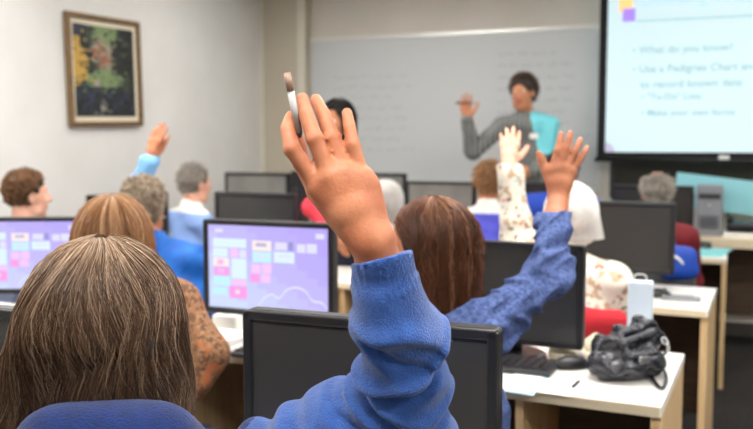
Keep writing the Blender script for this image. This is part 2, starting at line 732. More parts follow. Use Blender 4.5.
        F.cone(an - UPZ * 0.02, toe, 0.034, 0.024, 0.02)
    v, q = F.mesh()
    q2 = v[q].mean(1) - C
    lx, ly, lz = q2 @ hr / hsc, q2 @ hf / hsc, q2 @ hu / hsc
    mi = ((np.abs(lx) < 0.022) & (ly > 0.07) & (np.abs(lz + 0.0665) < 0.010)).astype(int)
    body = link_mesh('person', v, q, [skin, lip or M['lip']], None, root_loc, True, mi)
    tag(body, label, cat, group)
    # --- eyes
    for sx in (-1, 1):
        e = MB()
        c = C + (hr * sx * 0.031 + hf * 0.0765 + hu * 0.004) * hsc - root_loc
        n = 10
        vs, fs, ms = [], [], []
        for i in range(n + 1):
            th_ = math.pi * i / n
            for j in range(12):
                ph = 2 * math.pi * j / 12
                vs.append(c + 0.0125 * hsc * (hf * math.cos(th_) + hr * math.sin(th_) * math.cos(ph) + hu * math.sin(th_) * math.sin(ph)))
        for i in range(n):
            for j in range(12):
                fs.append([i * 12 + j, i * 12 + (j + 1) % 12, (i + 1) * 12 + (j + 1) % 12, (i + 1) * 12 + j])
                ms.append(1 if i < 2 else 0)
        link_mesh('eye', np.array(vs), fs, [M['eyewhite'], M['iris']], body, None, True, ms)
    # --- upper garment
    G = Field(lo, hi, vox)
    torso(G, 0.008)
    up = 0.0 if short_sleeve else 1.0
    for nm in 'LR':
        a = A[nm]
        cut_ = a.get('sleeve', 0.97)
        if a.get('nosleeve'):
            pass
        elif short_sleeve:
            el = sh[nm] + (np.asarray(a['elbow']) - sh[nm]) * 0.6
            G.cone(sh[nm], el, 0.056, 0.056, 0.03)
        else:
            sleeve(G, nm, 0.008 + sleeve_puff, 0.010 + sleeve_puff, cut_)
        if 'extra' in a:
            for args in a['extra']:
                G.cone(*args)
    if collar:
        G.cone(N + UPZ * (collar - 0.05) - f * 0.01, N + UPZ * collar - f * 0.008, 0.066, 0.060, 0.03)
    w1 = wobble(seed + 1, fold_freq, folds)
    G.disp(w1)
    if shirt_disp:
        G.disp(shirt_disp)
    for nm in 'LR':
        for p_, n_, rad_ in A[nm].get('cuff_cut', ()):
            w_ = G.window(p_ - rad_, p_ + rad_)
            sl, X, Y, Z = w_
            d_ = (X - p_[0]) * n_[0] + (Y - p_[1]) * n_[1] + (Z - p_[2]) * n_[2]
            rr_ = np.sqrt((X - p_[0]) ** 2 + (Y - p_[1]) ** 2 + (Z - p_[2]) ** 2)
            G.a[sl] = np.where(rr_ < rad_, np.maximum(G.a[sl], d_), G.a[sl]).astype(np.float32)
    # stop the trunk of the garment at the hips
    g0 = (np.arange(G.n[2]) * vox + lo[2])[None, None, :]
    hem = hips[2] - 0.03
    near = np.ones_like(G.a, bool)
    G.a = np.where(g0 < hem, np.maximum(G.a, (hem - g0)).astype(np.float32), G.a) if not arms_below(A, hem) else G.a
    v, q = G.mesh()
    mi = None
    mats = [top]
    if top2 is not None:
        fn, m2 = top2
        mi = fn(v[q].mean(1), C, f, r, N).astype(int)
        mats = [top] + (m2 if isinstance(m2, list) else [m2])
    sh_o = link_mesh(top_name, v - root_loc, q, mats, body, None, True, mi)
    # --- trousers
    T = Field(lo, [hi[0], hi[1], hips[2] + 0.25], vox * 1.4)
    T.ell(hips, (0.160, 0.118, 0.105), (r, f, UPZ), 0.05)
    for nm in 'LR':
        hp, kn, an, toe = legs[nm]
        T.cone(hp, kn, 0.086, 0.062, 0.04)
        T.cone(kn, an + UPZ * 0.02, 0.060, 0.050, 0.02)
    T.disp(wobble(seed + 5, 45, 0.003))
    v, q = T.mesh()
    link_mesh('trousers', v - root_loc, q, bottom, body)
    for nm in 'LR':
        hp, kn, an, toe = legs[nm]
        S = Field(an - 0.25, an + 0.25, 0.008)
        S.cone(an - UPZ * 0.02, an - UPZ * 0.045 - f * 0.02, 0.040, 0.038, 0.02)
        S.cone(an - UPZ * 0.04, toe - UPZ * 0.0, 0.036, 0.028, 0.02)
        S.cut(np.array([0, 0, 0.004]), np.array([0, 0, -1.0]))
        v, q = S.mesh()
        link_mesh('shoe', v - root_loc, q, shoe, body)
    # --- hair
    if hair:
        build_hair(body, root_loc, C, hf, hr, hu, hsc, seed=seed + 11, **hair)
    return body


def arms_below(A, z):
    return any(np.asarray(A[n]['wrist'])[2] < z + 0.05 for n in 'LR')


# ------------------------------------------------------------------ hair
def build_hair(body, root_loc, C, f, r, u, hsc, mat, style='short', L=0.2, n=1500, seed=0, thick=0.0011, flare=(0.0, 0.0), wave=0.006,
               vox=0.006, vol=0.0, clump=0.6, back=0.0, tone=(0.1, 0.9), crown_light=0.0, curl=0.010, top_thin=False, rag=0.3, phimax=125, lift=0.010, left_long=0.0, clumps=90, ctw=0.55, wfreq=36):
    rs = np.random.RandomState(seed)
    B = lambda x, y, z: C + (r * x + f * y + u * z) * hsc
    ax = (r, f, u)
    lo = C - 0.24 - UPZ * max(L, 0.05) * 1.1
    hi = C + 0.24
    S = Field(lo, hi, vox)
    E = lambda x, y, z, a, b, c, k=0.015, op='u': S.ell(B(x, y, z), np.array((a, b, c)) * hsc, ax, k, op)
    rx, ry, rz = 0.081 + vol, 0.101 + vol, 0.096 + vol
    cz = 0.022
    E(0, -0.014, cz, rx - 0.002, ry - 0.002, rz - 0.002, 0.0)
    if style in ('long', 'bob'):
        fl = max(flare)
        S.cone(B(0, -0.040, 0.0), B(0, -0.035 - back, -L * 0.8), (0.060 + vol) * hsc, (0.050 + vol) * hsc, 0.05, flat=(r, 1.12 + fl * 0.3))
        for sx in (-1, 1):
            fx = flare[0] if sx < 0 else flare[1]
            S.cone(B(sx * 0.058, -0.01, 0.01), B(sx * (0.058 + 0.2 * fx * L), -0.025, -L * 0.75), (0.020 + vol) * hsc, (0.018 + vol) * hsc, 0.04)
        E(0, 0.120, -0.035, 0.098, 0.090, 0.122, 0.02, 's')
        E(0, 0.02, -0.15, 0.052, 0.09, 0.09, 0.02, 's')
    else:
        E(0, 0.095, -0.050, 0.090, 0.080, 0.100, 0.02, 's')
        for sx in (-1, 1):
            E(sx * 0.085, 0.012, -0.030, 0.025, 0.035, 0.040, 0.01, 's')
        E(0, -0.03, -0.135, 0.1, 0.12, 0.055, 0.02, 's')
        if top_thin:
            E(0, 0.02, 0.10, 0.055, 0.075, 0.045, 0.01, 's')
    S.disp(wobble(seed, 90, 0.0025))
    v, q = S.mesh()
    V, Q, T = [v], [q], [np.full(len(v), tone[0] * 0.6)]
    nv = len(v)
    # strands
    if style in ('long', 'bob'):
        m = 14
        phi0 = np.radians(rs.uniform(-168, 168, n))           # 0 = back of the head
        far = np.abs(phi0) > np.radians(phimax)
        keep = ~far | (rs.uniform(0, 1, n) < 0.6)
        phi0 = np.where(keep, phi0, np.radians(rs.uniform(-phimax, phimax, n)))
        phi = np.clip(phi0, -np.radians(phimax), np.radians(phimax))
        th0 = np.radians(6 + 74 * rs.uniform(0, 1, n) ** 1.1)
        th0 = np.where(np.abs(phi0) > np.radians(phimax), np.minimum(th0, np.radians(6 + 46 * rs.uniform(0, 1, n))), th0)
        K = clumps
        ck = rs.uniform(-np.radians(phimax), np.radians(phimax), K)
        cl = np.abs(phi[:, None] - ck[None]).argmin(1)
        ctone = rs.uniform(0, 1, K)
        cph = 3.0 * ck + rs.uniform(0, 1.6, K)
        ln = L * (1 - rag * rs.uniform(0, 1, n) ** 2) * (1 + left_long * np.clip((-np.sin(phi) - 0.55) / 0.45, 0, 1))
        lift = 0.003 + lift * (1 - th0 / 1.5) * rs.uniform(0.3, 1, n) + rs.uniform(0, 0.004, n)
        t = np.linspace(0, 1, m)[None]
        arc = (np.pi / 2 - th0)[:, None] * 0.10
        tot = arc + ln[:, None] + 0.02
        s = t * tot
        th = np.minimum(th0[:, None] + s / 0.10, np.pi / 2)
        fall = np.maximum(s - arc, 0)
        tt = fall / L
        ph = phi0[:, None] + (phi - phi0)[:, None] * np.clip(s / 0.08, 0, 1) + (ck[cl] - phi)[:, None] * clump * np.clip(t, 0, 1) ** 1.5
        fl = np.where(np.sin(ph) < 0, flare[0], flare[1]) * np.abs(np.sin(ph))
        grow = 1 + fl * tt - 0.10 * tt ** 2 * (fl < 0.05)
        lf = lift[:, None]
        x = (rx + lf) * np.sin(th) * np.sin(ph) * grow
        y = -(ry + lf) * np.sin(th) * np.cos(ph) * (1 + 0.0 * tt)
        y = y * (1 - 0.25 * np.clip(tt, 0, 1) * (np.cos(ph) > 0)) - back * tt
        z = (rz + lf) * np.cos(th) - fall
        wv = wave * np.sin(s * (wfreq + 10 * rs.uniform(0, 1, K)[cl][:, None]) + cph[cl][:, None]) * np.clip(s / 0.10, 0, 1)
        x = x + wv * np.cos(ph) + rs.normal(0, 0.0012, (n, 1)) * t
        y = y + wv * np.sin(ph) + wv * 0.5
        pts = C + (x[..., None] * r + (y - 0.014)[..., None] * f + (z + cz)[..., None] * u) * hsc
        out = (np.sin(ph)[..., None] * r - np.cos(ph)[..., None] * f)
        base_t = tone[0] + (tone[1] - tone[0]) * (ctw * ctone[cl] + (1 - ctw) * rs.uniform(0, 1, n))
        tn = base_t[:, None] + crown_light * np.exp(-(s / 0.05) ** 2) + 0 * t  # crown_light paints a highlight into the strand tone near the crown
    else:
        m = 6
        # roots over the scalp that hair covers
        n2 = n * 3
        d = rs.normal(size=(n2, 3))
        d /= np.linalg.norm(d, axis=1)[:, None]
        yy, zz, xx = d[:, 1], d[:, 2], d[:, 0]
        ok = (zz > -0.75) & ~((yy > 0.35) & (zz < 0.55)) & ~((np.abs(xx) > 0.8) & (zz < -0.25) & (yy > -0.25)) & ~((yy > 0.1) & (zz < 0.1))
        if top_thin:
            ok &= ~((zz > 0.72) & (yy > -0.45))
        d = d[ok][:n]
        n = len(d)
        rootp = d * np.array([rx - 0.004, ry - 0.004, rz - 0.004])
        nor = d
        down = np.array([0, -0.4, -1.0]) if style == 'short' else np.array([0, 0, -0.3])
        tang = down - nor * (nor @ down)[:, None] + rs.normal(0, 0.35, (n, 3))
        tang /= np.linalg.norm(tang, axis=1)[:, None] + 1e-9
        t = np.linspace(0, 1, m)[None, :, None]
        ln = L * rs.uniform(0.6, 1.2, (n, 1, 1))
        if style == 'curly':
            a0 = rs.uniform(0, 6.28, (n, 1, 1))
            b = np.cross(nor, tang)
            pts = rootp[:, None] + nor[:, None] * (0.35 * ln * t) + curl * (np.cos(a0 + 7 * t) - np.cos(a0)) * tang[:, None] \
                + curl * (np.sin(a0 + 7 * t) - np.sin(a0)) * b[:, None]
        else:
            pts = rootp[:, None] + nor[:, None] * ln * (0.35 * t - 0.22 * t * t) + tang[:, None] * ln * t * 0.9
        pts = C + (pts[..., 0:1] * r + (pts[..., 1:2] - 0.014) * f + (pts[..., 2:3] + cz) * u) * hsc
        out = np.repeat((nor @ np.stack([r, f, u]))[:, None], m, 1)
        tn = np.repeat((tone[0] + (tone[1] - tone[0]) * rs.uniform(0, 1, n))[:, None], m, 1)
    n, m = pts.shape[:2]
    tg = np.gradient(pts, axis=1)
    tg /= np.linalg.norm(tg, axis=2)[..., None] + 1e-9
    n1 = out - tg * (out * tg).sum(2)[..., None]
    n1 /= np.linalg.norm(n1, axis=2)[..., None] + 1e-9
    n2 = np.cross(tg, n1)
    rad = thick * np.linspace(1, 0.45, m)[None, :, None]
    ring = [pts + rad * (math.cos(a) * n1 + math.sin(a) * n2) for a in (0, 2.094, 4.189)]
    vv = np.stack(ring, 2).reshape(-1, 3)
    idx = np.arange(n * m * 3).reshape(n, m, 3)
    qs = []
    for k in range(3):
        k2 = (k + 1) % 3
        qs.append(np.stack([idx[:, :-1, k], idx[:, :-1, k2], idx[:, 1:, k2], idx[:, 1:, k]], -1).reshape(-1, 4))
    V.append(vv)
    Q.append(np.concatenate(qs) + nv)
    T.append(np.repeat(np.clip(tn, 0, 1.0).reshape(-1), 3))
    return link_mesh('hair', np.concatenate(V) - root_loc, np.concatenate(Q), mat, body, None, True, None, np.concatenate(T))
# ------------------------------------------------------------------ materials
M = {}
M['lip'] = mat('lips', (186, 104, 98), 0.5)
M['eyewhite'] = mat('eye_white', (235, 232, 226), 0.25)
M['iris'] = mat('eye_iris', (60, 46, 36), 0.2)
M['skin'] = mat('skin_warm', (198, 130, 94), 0.5, 0.45, var=(178, 107, 74), vscale=28, bump=0.10, bscale=260)
M['skin_pink'] = mat('skin_pink', (234, 182, 156), 0.55, 0.4, var=(224, 166, 142), vscale=30)
M['skin_tan'] = mat('skin_tan', (206, 142, 104), 0.55, 0.4, var=(192, 126, 92), vscale=30)
M['wall'] = mat('wall_paint', (224, 223, 220), 0.75, 0.3, var=(219, 218, 214), vscale=3, bump=0.04, bscale=160)
M['frontwall'] = mat('front_wall_paint', (214, 208, 198), 0.75, 0.3, var=(209, 203, 193), vscale=3, bump=0.04, bscale=160)
M['ceiling'] = mat('ceiling_tile', (232, 230, 224), 0.9, 0.2, bump=0.2, bscale=120)
M['carpet'] = mat('carpet', (62, 59, 57), 0.95, 0.1, var=(44, 43, 43), vscale=60, bump=0.5, bscale=400)
M['base'] = mat('baseboard_vinyl', (70, 66, 62), 0.5)
M['trim'] = mat('pale_metal_trim', (214, 208, 194), 0.4, 0.5)
M['column'] = mat('column_paint', (190, 182, 164), 0.7, 0.3)
M['laminate'] = mat('white_laminate', (240, 236, 228), 0.35, 0.5)
M['birch'] = wood_mat('birch_panel', (226, 196, 150), (206, 172, 124), 0.45, (14, 14, 1.2))
M['edge'] = mat('beige_edge_band', (222, 206, 176), 0.45)
M['brownwood'] = wood_mat('brown_panel', (92, 71, 53), (74, 57, 42), 0.5, (2, 2, 14))
M['blackp'] = mat('black_plastic', (26, 26, 29), 0.38, 0.5, bump=0.03, bscale=500)
M['darkp'] = mat('charcoal_plastic', (50, 51, 55), 0.42, 0.5)
M['greyp'] = mat('grey_plastic', (134, 136, 142), 0.45, 0.5)
M['silver'] = mat('silver_metal', (190, 192, 196), 0.3, 0.5, metal=0.9)
M['chrome'] = mat('chrome', (205, 206, 208), 0.18, 0.5, metal=1.0)
M['screen_off'] = mat('screen_off', (50, 49, 48), 0.26, 0.6)
M['screen_glare'] = mat('screen_off_glare', (150, 148, 140), 0.3, 0.6, var=(116, 115, 112), vscale=3)  # room reflection painted into the base colour of the unlit screen
M['whiteboard'] = mat('whiteboard_enamel', (201, 204, 205), 0.42, 0.4)
M['ink'] = mat('faded_marker_ink', (180, 184, 186), 0.6)
M['ink2'] = mat('faded_blue_ink', (172, 178, 192), 0.6)
M['alu'] = mat('aluminium', (220, 220, 216), 0.3, 0.5, metal=0.5)
M['black'] = mat('black_cloth_border', (14, 14, 15), 0.8)
M['slide'] = mat('projected_slide', (150, 156, 158), 0.9, 0.1, emit=(216, 246, 251), estr=0.79)
M['slidetext'] = mat('slide_text_pale_teal', (120, 140, 142), 0.9, 0.1, emit=(160, 200, 204), estr=0.78)
M['slidetitle'] = mat('slide_title_blue', (170, 200, 230), 0.9, 0.1, emit=(176, 208, 238), estr=0.82)
M['slideorange'] = mat('slide_mark_orange', (240, 190, 120), 0.9, 0.1, emit=(250, 204, 138), estr=0.8)
M['slidepurple'] = mat('slide_mark_purple', (150, 120, 220), 0.9, 0.1, emit=(160, 132, 232), estr=0.8)
M['slidegrey'] = mat('slide_corner_grey', (170, 165, 190), 0.9, 0.1, emit=(184, 182, 200), estr=0.7)
M['aqua'] = mat('aqua_spill', (150, 214, 224), 0.6)  # projector light put into the panel colour
M['screenshade'] = mat('dark_brown_shade', (52, 48, 40), 0.9, bump=0.1)  # shade under the screen bar put into the panel colour
M['paper'] = mat('white_paper', (244, 243, 238), 0.8)
M['bluepaper'] = mat('pale_blue_card', (176, 216, 234), 0.7)
M['aquapaper'] = mat('aqua_leaflet', (132, 206, 206), 0.7)
M['beigepaper'] = mat('beige_paper', (214, 202, 178), 0.8, bump=0.3, bscale=40)
M['leather'] = mat('black_leather', (36, 39, 50), 0.24, 0.7, var=(27, 28, 35), vscale=30, bump=0.35, bscale=90)
M['red'] = mat('red_upholstery', (206, 52, 62), 0.85, 0.2, bump=0.15, bscale=300)
M['greyfab'] = mat('grey_upholstery', (98, 100, 104), 0.9, 0.2, bump=0.2, bscale=300)
M['greyshell'] = mat('grey_chair_shell', (150, 150, 152), 0.5, 0.4)
M['goldwood'] = wood_mat('gilded_wood', (128, 100, 62), (98, 75, 47), 0.4, (8, 8, 8))
M['matboard'] = mat('ivory_mat_board', (222, 212, 190), 0.8)
M['fleece'] = mat('blue_fleece', (56, 94, 166), 0.95, 0.15, var=(46, 82, 150), vscale=60, bump=0.45, bscale=420, sheen=0.35)
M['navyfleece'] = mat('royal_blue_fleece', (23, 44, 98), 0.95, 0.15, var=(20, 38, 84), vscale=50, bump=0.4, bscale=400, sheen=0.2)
M['denim'] = mat('blue_denim', (96, 114, 164), 0.9, 0.2, var=(62, 78, 126), vscale=110, bump=0.4, bscale=300)
M['royal'] = mat('bright_blue_jacket', (20, 108, 200), 0.6, 0.4, var=(14, 84, 172), vscale=18)
M['cuffblue'] = mat('pale_blue_cuff', (120, 176, 230), 0.7)
M['lightblue'] = mat('light_blue_shirt', (140, 172, 232), 0.8)
M['whitecloth'] = mat('white_cloth', (240, 238, 234), 0.85, bump=0.1)
M['purpleblue'] = mat('violet_blue_shirt', (92, 96, 216), 0.8)
M['deepblue'] = mat('deep_blue_shirt', (30, 70, 176), 0.8)
M['greyblue'] = mat('grey_blue_shirt', (116, 124, 150), 0.85)
M['darkred'] = mat('dark_red_shirt', (112, 16, 26), 0.8)
M['pinkred'] = mat('coral_red_top', (240, 66, 84), 0.8)
M['floral'] = cell_mat('cream_floral_print', (234, 228, 214), [((196, 170, 140), 28, 0.56), ((120, 92, 74), 34, 0.64), ((150, 206, 212), 16, 0.66), ((226, 120, 110), 22, 0.68)])
M['rust'] = cell_mat('rust_brown_print', (140, 98, 66), [((104, 70, 46), 60, 0.5), ((178, 104, 62), 22, 0.62), ((158, 122, 88), 110, 0.58)])
M['plaid'] = plaid_mat('grey_plaid', (104, 106, 104), (78, 80, 80), (138, 140, 136), 230)
M['aqualight'] = mat('aqua_projector_light', (120, 214, 224), 0.8)  # cloth coloured as if the projector shone on it
M['jeans'] = mat('dark_trousers', (40, 44, 58), 0.9, 0.2, bump=0.2, bscale=200)
M['khaki'] = mat('khaki_trousers', (130, 116, 92), 0.9, 0.2)
M['shoe'] = mat('dark_shoe', (32, 28, 26), 0.5)
M['bluebag'] = mat('blue_nylon', (24, 72, 176), 0.55)
M['pen'] = mat('pale_pen_barrel', (186, 184, 182), 0.25)
M['pentip'] = mat('dark_pen_tip', (60, 56, 54), 0.4)
M['penend'] = mat('tan_pen_end', (166, 136, 118), 0.5)
M['lamp'] = mat('lit_diffuser', (250, 250, 245), 0.6, emit=(255, 251, 247), estr=1.0)
M['lampdim'] = mat('dimmed_diffuser', (250, 250, 245), 0.6, emit=(255, 251, 247), estr=1.0)
M['lampoff'] = mat('unlit_diffuser', (214, 214, 208), 0.5)
M['lampframe'] = mat('lamp_frame', (235, 235, 232), 0.5)

# ------------------------------------------------------------------ the room
WX, FY, RX, BY, CZ = -3.67, 6.60, 3.4, -2.2, 2.75


def struct(name, mb, m, smooth=False):
    o = mb.build(name, m, None, (0, 0, 0), smooth)
    o['kind'] = 'structure'
    return o


struct('floor', MB().box(((WX + RX) / 2, (FY + BY) / 2, -0.05), (RX - WX + 0.4, FY - BY + 0.4, 0.1)), M['carpet'])
struct('ceiling', MB().box(((WX + RX) / 2, (FY + BY) / 2, CZ + 0.05), (RX - WX + 0.4, FY - BY + 0.4, 0.1)), M['ceiling'])
struct('wall_left', MB().box((WX - 0.06, (FY + BY) / 2, CZ / 2), (0.12, FY - BY + 0.24, CZ)), M['wall'])
struct('wall_right', MB().box((RX + 0.06, (FY + BY) / 2, CZ / 2), (0.12, FY - BY + 0.24, CZ)), M['wall'])
struct('wall_front', MB().box(((WX + RX) / 2, FY + 0.06, CZ / 2), (RX - WX, 0.12, CZ)), M['frontwall'])
struct('wall_back', MB().box(((WX + RX) / 2, BY - 0.06, CZ / 2), (RX - WX, 0.12, CZ)), M['wall'])
struct('baseboard_left', MB().box((WX + 0.006, (FY + BY) / 2, 0.05), (0.012, FY - BY, 0.10), 0.003), M['base'])
struct('baseboard_front', MB().box(((WX + RX) / 2, FY - 0.006, 0.05), (RX - WX - 0.03, 0.012, 0.10), 0.003), M['base'])
# boxed-in column in the front left corner, with pale corner strips
c0 = ony(268, 120, FY)
c1 = ony(306, 120, FY - 0.12)
CXL, CXR = WX, c1[0]
struct('column', MB().box(((CXL + CXR) / 2, FY - 0.06, CZ / 2), (CXR - CXL, 0.12, CZ), 0.0), M['column'])
struct('trim_1', MB().box((CXR - 0.035, FY - 0.128, CZ / 2), (0.07, 0.016, CZ), 0.004), M['trim'])
struct('trim_2', MB().box((CXL + 0.02, FY - 0.128, CZ / 2), (0.04, 0.016, CZ), 0.004), M['trim'])

# ceiling lamps out of view; front row kept dimly on to brighten the front wall
k = 0
for i, (lx, ly, on) in enumerate(((-2.75, 2.7, 1), (-0.3, 2.5, 1), (1.9, 2.5, 1), (-2.55, 0.2, 1), (-0.3, 0.2, 1), (1.9, 0.2, 1),
                                  (-2.3, 5.0, 0), (0.3, 5.0, 0))):
    e = empty('ceiling_light', (lx, ly, CZ), ('lit' if on else 'dimmed') + ' ceiling light panel over ' +
              ['the left of the second desk row', 'the middle of the second desk row', 'the aisle beside the second desk row', 'the left of the nearest desk row',
               'the middle of the nearest desk row', 'the aisle beside the nearest desk row', 'the front left corner', 'the front by the projection screen'][i], 'ceiling light', 'ceiling light panels')
    fr = MB()
    for sx in (-1, 1):
        fr.box((sx * 0.60, 0, -0.02), (0.03, 0.63, 0.04), 0.004)
        fr.box((0, sx * 0.30, -0.02), (1.17, 0.03, 0.04), 0.004)
    fr.build('frame', M['lampframe'], e)
    MB().box((0, 0, -0.015), (1.165, 0.565, 0.01)).build('diffuser', M['lamp'] if on else M['lampdim'], e)

# ------------------------------------------------------------------ front of the room
# whiteboard
wl = ony(309, 42, FY - 0.02)
wr_x = ony(601, 40, FY)[0]
wtop = (ony(309, 42, FY - 0.02)[2] + ony(598, 29, FY - 0.02)[2]) / 2
wbot = ony(420, 185, FY - 0.02)[2]
wb = empty('whiteboard', (wl[0], FY, wbot), 'long whiteboard with faint erased writing on the front wall', 'whiteboard')
ww, wh = wr_x - wl[0], wtop - wbot
MB().box((ww / 2, -0.012, wh / 2), (ww, 0.016, wh)).build('panel', M['whiteboard'], wb)
fr = MB()
fr.box((ww / 2, -0.016, wh + 0.016), (ww + 0.04, 0.028, 0.034), 0.004)
fr.box((ww / 2, -0.016, -0.012), (ww + 0.04, 0.028, 0.026), 0.004)
fr.box((-0.010, -0.016, wh / 2), (0.022, 0.028, wh), 0.003)
fr.box((ww + 0.010, -0.016, wh / 2), (0.022, 0.028, wh), 0.003)
fr.build('frame', M['alu'], wb)
MB().box((ww / 2, -0.055, -0.030), (ww * 0.94, 0.08, 0.014), 0.004).build('tray', M['alu'], wb)
rs = np.random.RandomState(3)
wr = MB()


def scribble(x0, x1, z, amp, mi):
    """a line of rubbed-out handwriting"""
    x = x0
    while x < x1:
        wl_ = rs.uniform(0.04, 0.13)
        n = int(wl_ / 0.012) + 2
        pts = [(x + wl_ * i / n, -0.0212, z + amp * rs.uniform(-1, 1)) for i in range(n + 1)]
        for a, b in zip(pts[:-1], pts[1:]):
            dx, dz = b[0] - a[0], b[2] - a[2]
            ln = math.hypot(dx, dz) + 1e-6
            ox, oz = -dz / ln * 0.003, dx / ln * 0.003
            wr.add([(a[0] - ox, a[1], a[2] - oz), (b[0] - ox, b[1], b[2] - oz), (b[0] + ox, b[1], b[2] + oz), (a[0] + ox, a[1], a[2] + oz)], [(0, 1, 2, 3)], mi)
        x += wl_ + rs.uniform(0.02, 0.04)


for row in range(8):
    scribble(0.22, 0.85 + 0.12 * rs.uniform(-1, 1), wh - 0.30 - row * 0.085, 0.016, 0)
for row in range(8):
    scribble(1.62, 2.15 + 0.1 * rs.uniform(-1, 1), wh - 0.16 - row * 0.09, 0.016, row % 2)
wr.build('lettering', [M['ink'], M['ink2']], wb)
# eraser on the tray
er = ony(427, 181, FY - 0.06)
e = empty('board_eraser', (er[0], FY - 0.064, wbot - 0.0228), 'black eraser lying on the whiteboard tray', 'eraser')
MB().box((0, 0, 0.012), (0.13, 0.05, 0.022), 0.004).build('felt', M['darkp'], e)
MB().box((0, 0, 0.031), (0.125, 0.046, 0.016), 0.006).build('grip', M['blackp'], e)

# projection screen
SY = FY - 0.22
def S(px, py):
    p = ony(px, py, SY)
    return p[0], p[2]
sxl = S(606.5, 80)[0]
szb = S(606, 152)[1]
sxr, szt = sxl + 2.6, 2.64
ps = empty('projection_screen', ((sxl + sxr) / 2, SY, szb), 'large pull-down projection screen showing a pale cyan slide', 'projection screen')
cx = (sxl + sxr) / 2
fab = MB()
fab.box((0, 0.006, (szt - szb) / 2), (sxr - sxl, 0.004, szt - szb))
fab.build('image_area', M['slide'], ps)
bd = MB()
bw = 0.055
bd.box((-(sxr - sxl) / 2 - bw / 2, 0.004, (szt - szb) / 2 - 0.02), (bw, 0.008, szt - szb + 0.06))
bd.box(((sxr - sxl) / 2 + bw / 2, 0.004, (szt - szb) / 2 - 0.02), (bw, 0.008, szt - szb + 0.06))
bd.box((0, 0.004, -0.022), (sxr - sxl, 0.008, 0.044))
bd.build('black_border', M['black'], ps)
MB().cyl((-(sxr - sxl) / 2 - 0.07, 0.004, -0.055), ((sxr - sxl) / 2 + 0.07, 0.004, -0.055), 0.016).build('weight_bar', M['blackp'], ps, None, True)
tx = S(724, 156)
MB().box((tx[0] - cx, -0.014, -0.035), (0.07, 0.012, 0.03), 0.005).build('pull_tab', M['alu'], ps)
MB().cyl((-(sxr - sxl) / 2 - 0.12, 0.03, szt - szb + 0.06), ((sxr - sxl) / 2 + 0.12, 0.03, szt - szb + 0.06), 0.055, None, 24).build('roller_case', M['lampframe'], ps, None, True)


def slide_text(txt, px, py, hpx, m, name='slide_line'):
    x, z = S(px, py)
    cu = bpy.data.curves.new(name, 'FONT')
    cu.body = txt
    d = np.linalg.norm(np.array([x, SY]))
    cu.size = hpx
    cu.extrude = 0.0
    cu.offset = hpx * 0.012
    t_ = bpy.data.objects.new('text_source', cu)
    COL.objects.link(t_)
    me = bpy.data.meshes.new_from_object(t_.evaluated_get(bpy.context.evaluated_depsgraph_get()))
    bpy.data.objects.remove(t_)
    me.materials.clear()
    me.materials.append(m)
    o = bpy.data.objects.new(name, me)
    COL.objects.link(o)
    o.parent = ps
    o.location = (x - cx, -0.001, z - szb)
    o.rotation_euler = (math.pi / 2, 0, 0)
    return o


slide_text('Deciding Where to Start', 640, 6, 0.125, M['slidetitle'], 'slide_title')
slide_text('\u2022 What do you know?', 632, 54, 0.074, M['slidetext'])
slide_text('\u2022 Use a Pedigree Chart and Forms', 632, 73, 0.074, M['slidetext'])
slide_text('to record known data:', 640, 88, 0.074, M['slidetext'])
slide_text('\u2022 "To-Do" Lists', 641, 100, 0.064, M['slidetext'])
slide_text('\u2022 Make your own forms', 641, 116, 0.064, M['slidetext'])
a, b = S(636, 22), S(752, 12)
MB().box((1.05 + (a[0] - cx), 0.0025, a[1] - szb + 0.005), (2.1, 0.003, 0.010)).build('slide_rule', M['slidetext'], ps)
a = S(626, 5)
MB().box((a[0] - cx, 0.002, a[1] - szb), (0.09, 0.004, 0.10), 0.0).build('slide_mark', M['slideorange'], ps)
a = S(629, 15)
MB().box((a[0] - cx, 0.0015, a[1] - szb), (0.085, 0.005, 0.09), 0.0).build('slide_mark', M['slidepurple'], ps)
# rounded grey corner of the slide
pts = [(0, 0)]
for i in range(13):
    an = math.pi / 2 * i / 12
    pts.append((0.065 * math.cos(an), 0.07 * math.sin(an)))
MB().add([(x - (sxr - sxl) / 2, 0.003, z) for x, z in pts], [list(range(len(pts)))]).build('slide_corner', M['slidegrey'], ps)

# below the screen: its shadow and the projector spill, both painted as coloured panels
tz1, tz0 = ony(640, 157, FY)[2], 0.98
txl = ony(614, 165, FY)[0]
t = empty('screen_shadow', (txl + 1.3, FY, tz0), 'dark brown panel standing in for the shadow below the projection screen', 'board')
MB().box((0, -0.010, (tz1 + 0.02 - tz0) / 2), (2.6, 0.018, tz1 + 0.02 - tz0)).build('panel', M['screenshade'], t)
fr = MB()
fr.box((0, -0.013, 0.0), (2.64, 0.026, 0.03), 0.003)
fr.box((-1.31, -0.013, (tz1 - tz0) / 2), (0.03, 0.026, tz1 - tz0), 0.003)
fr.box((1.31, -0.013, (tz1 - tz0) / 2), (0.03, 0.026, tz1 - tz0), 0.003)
fr.build('frame', M['darkp'], t)
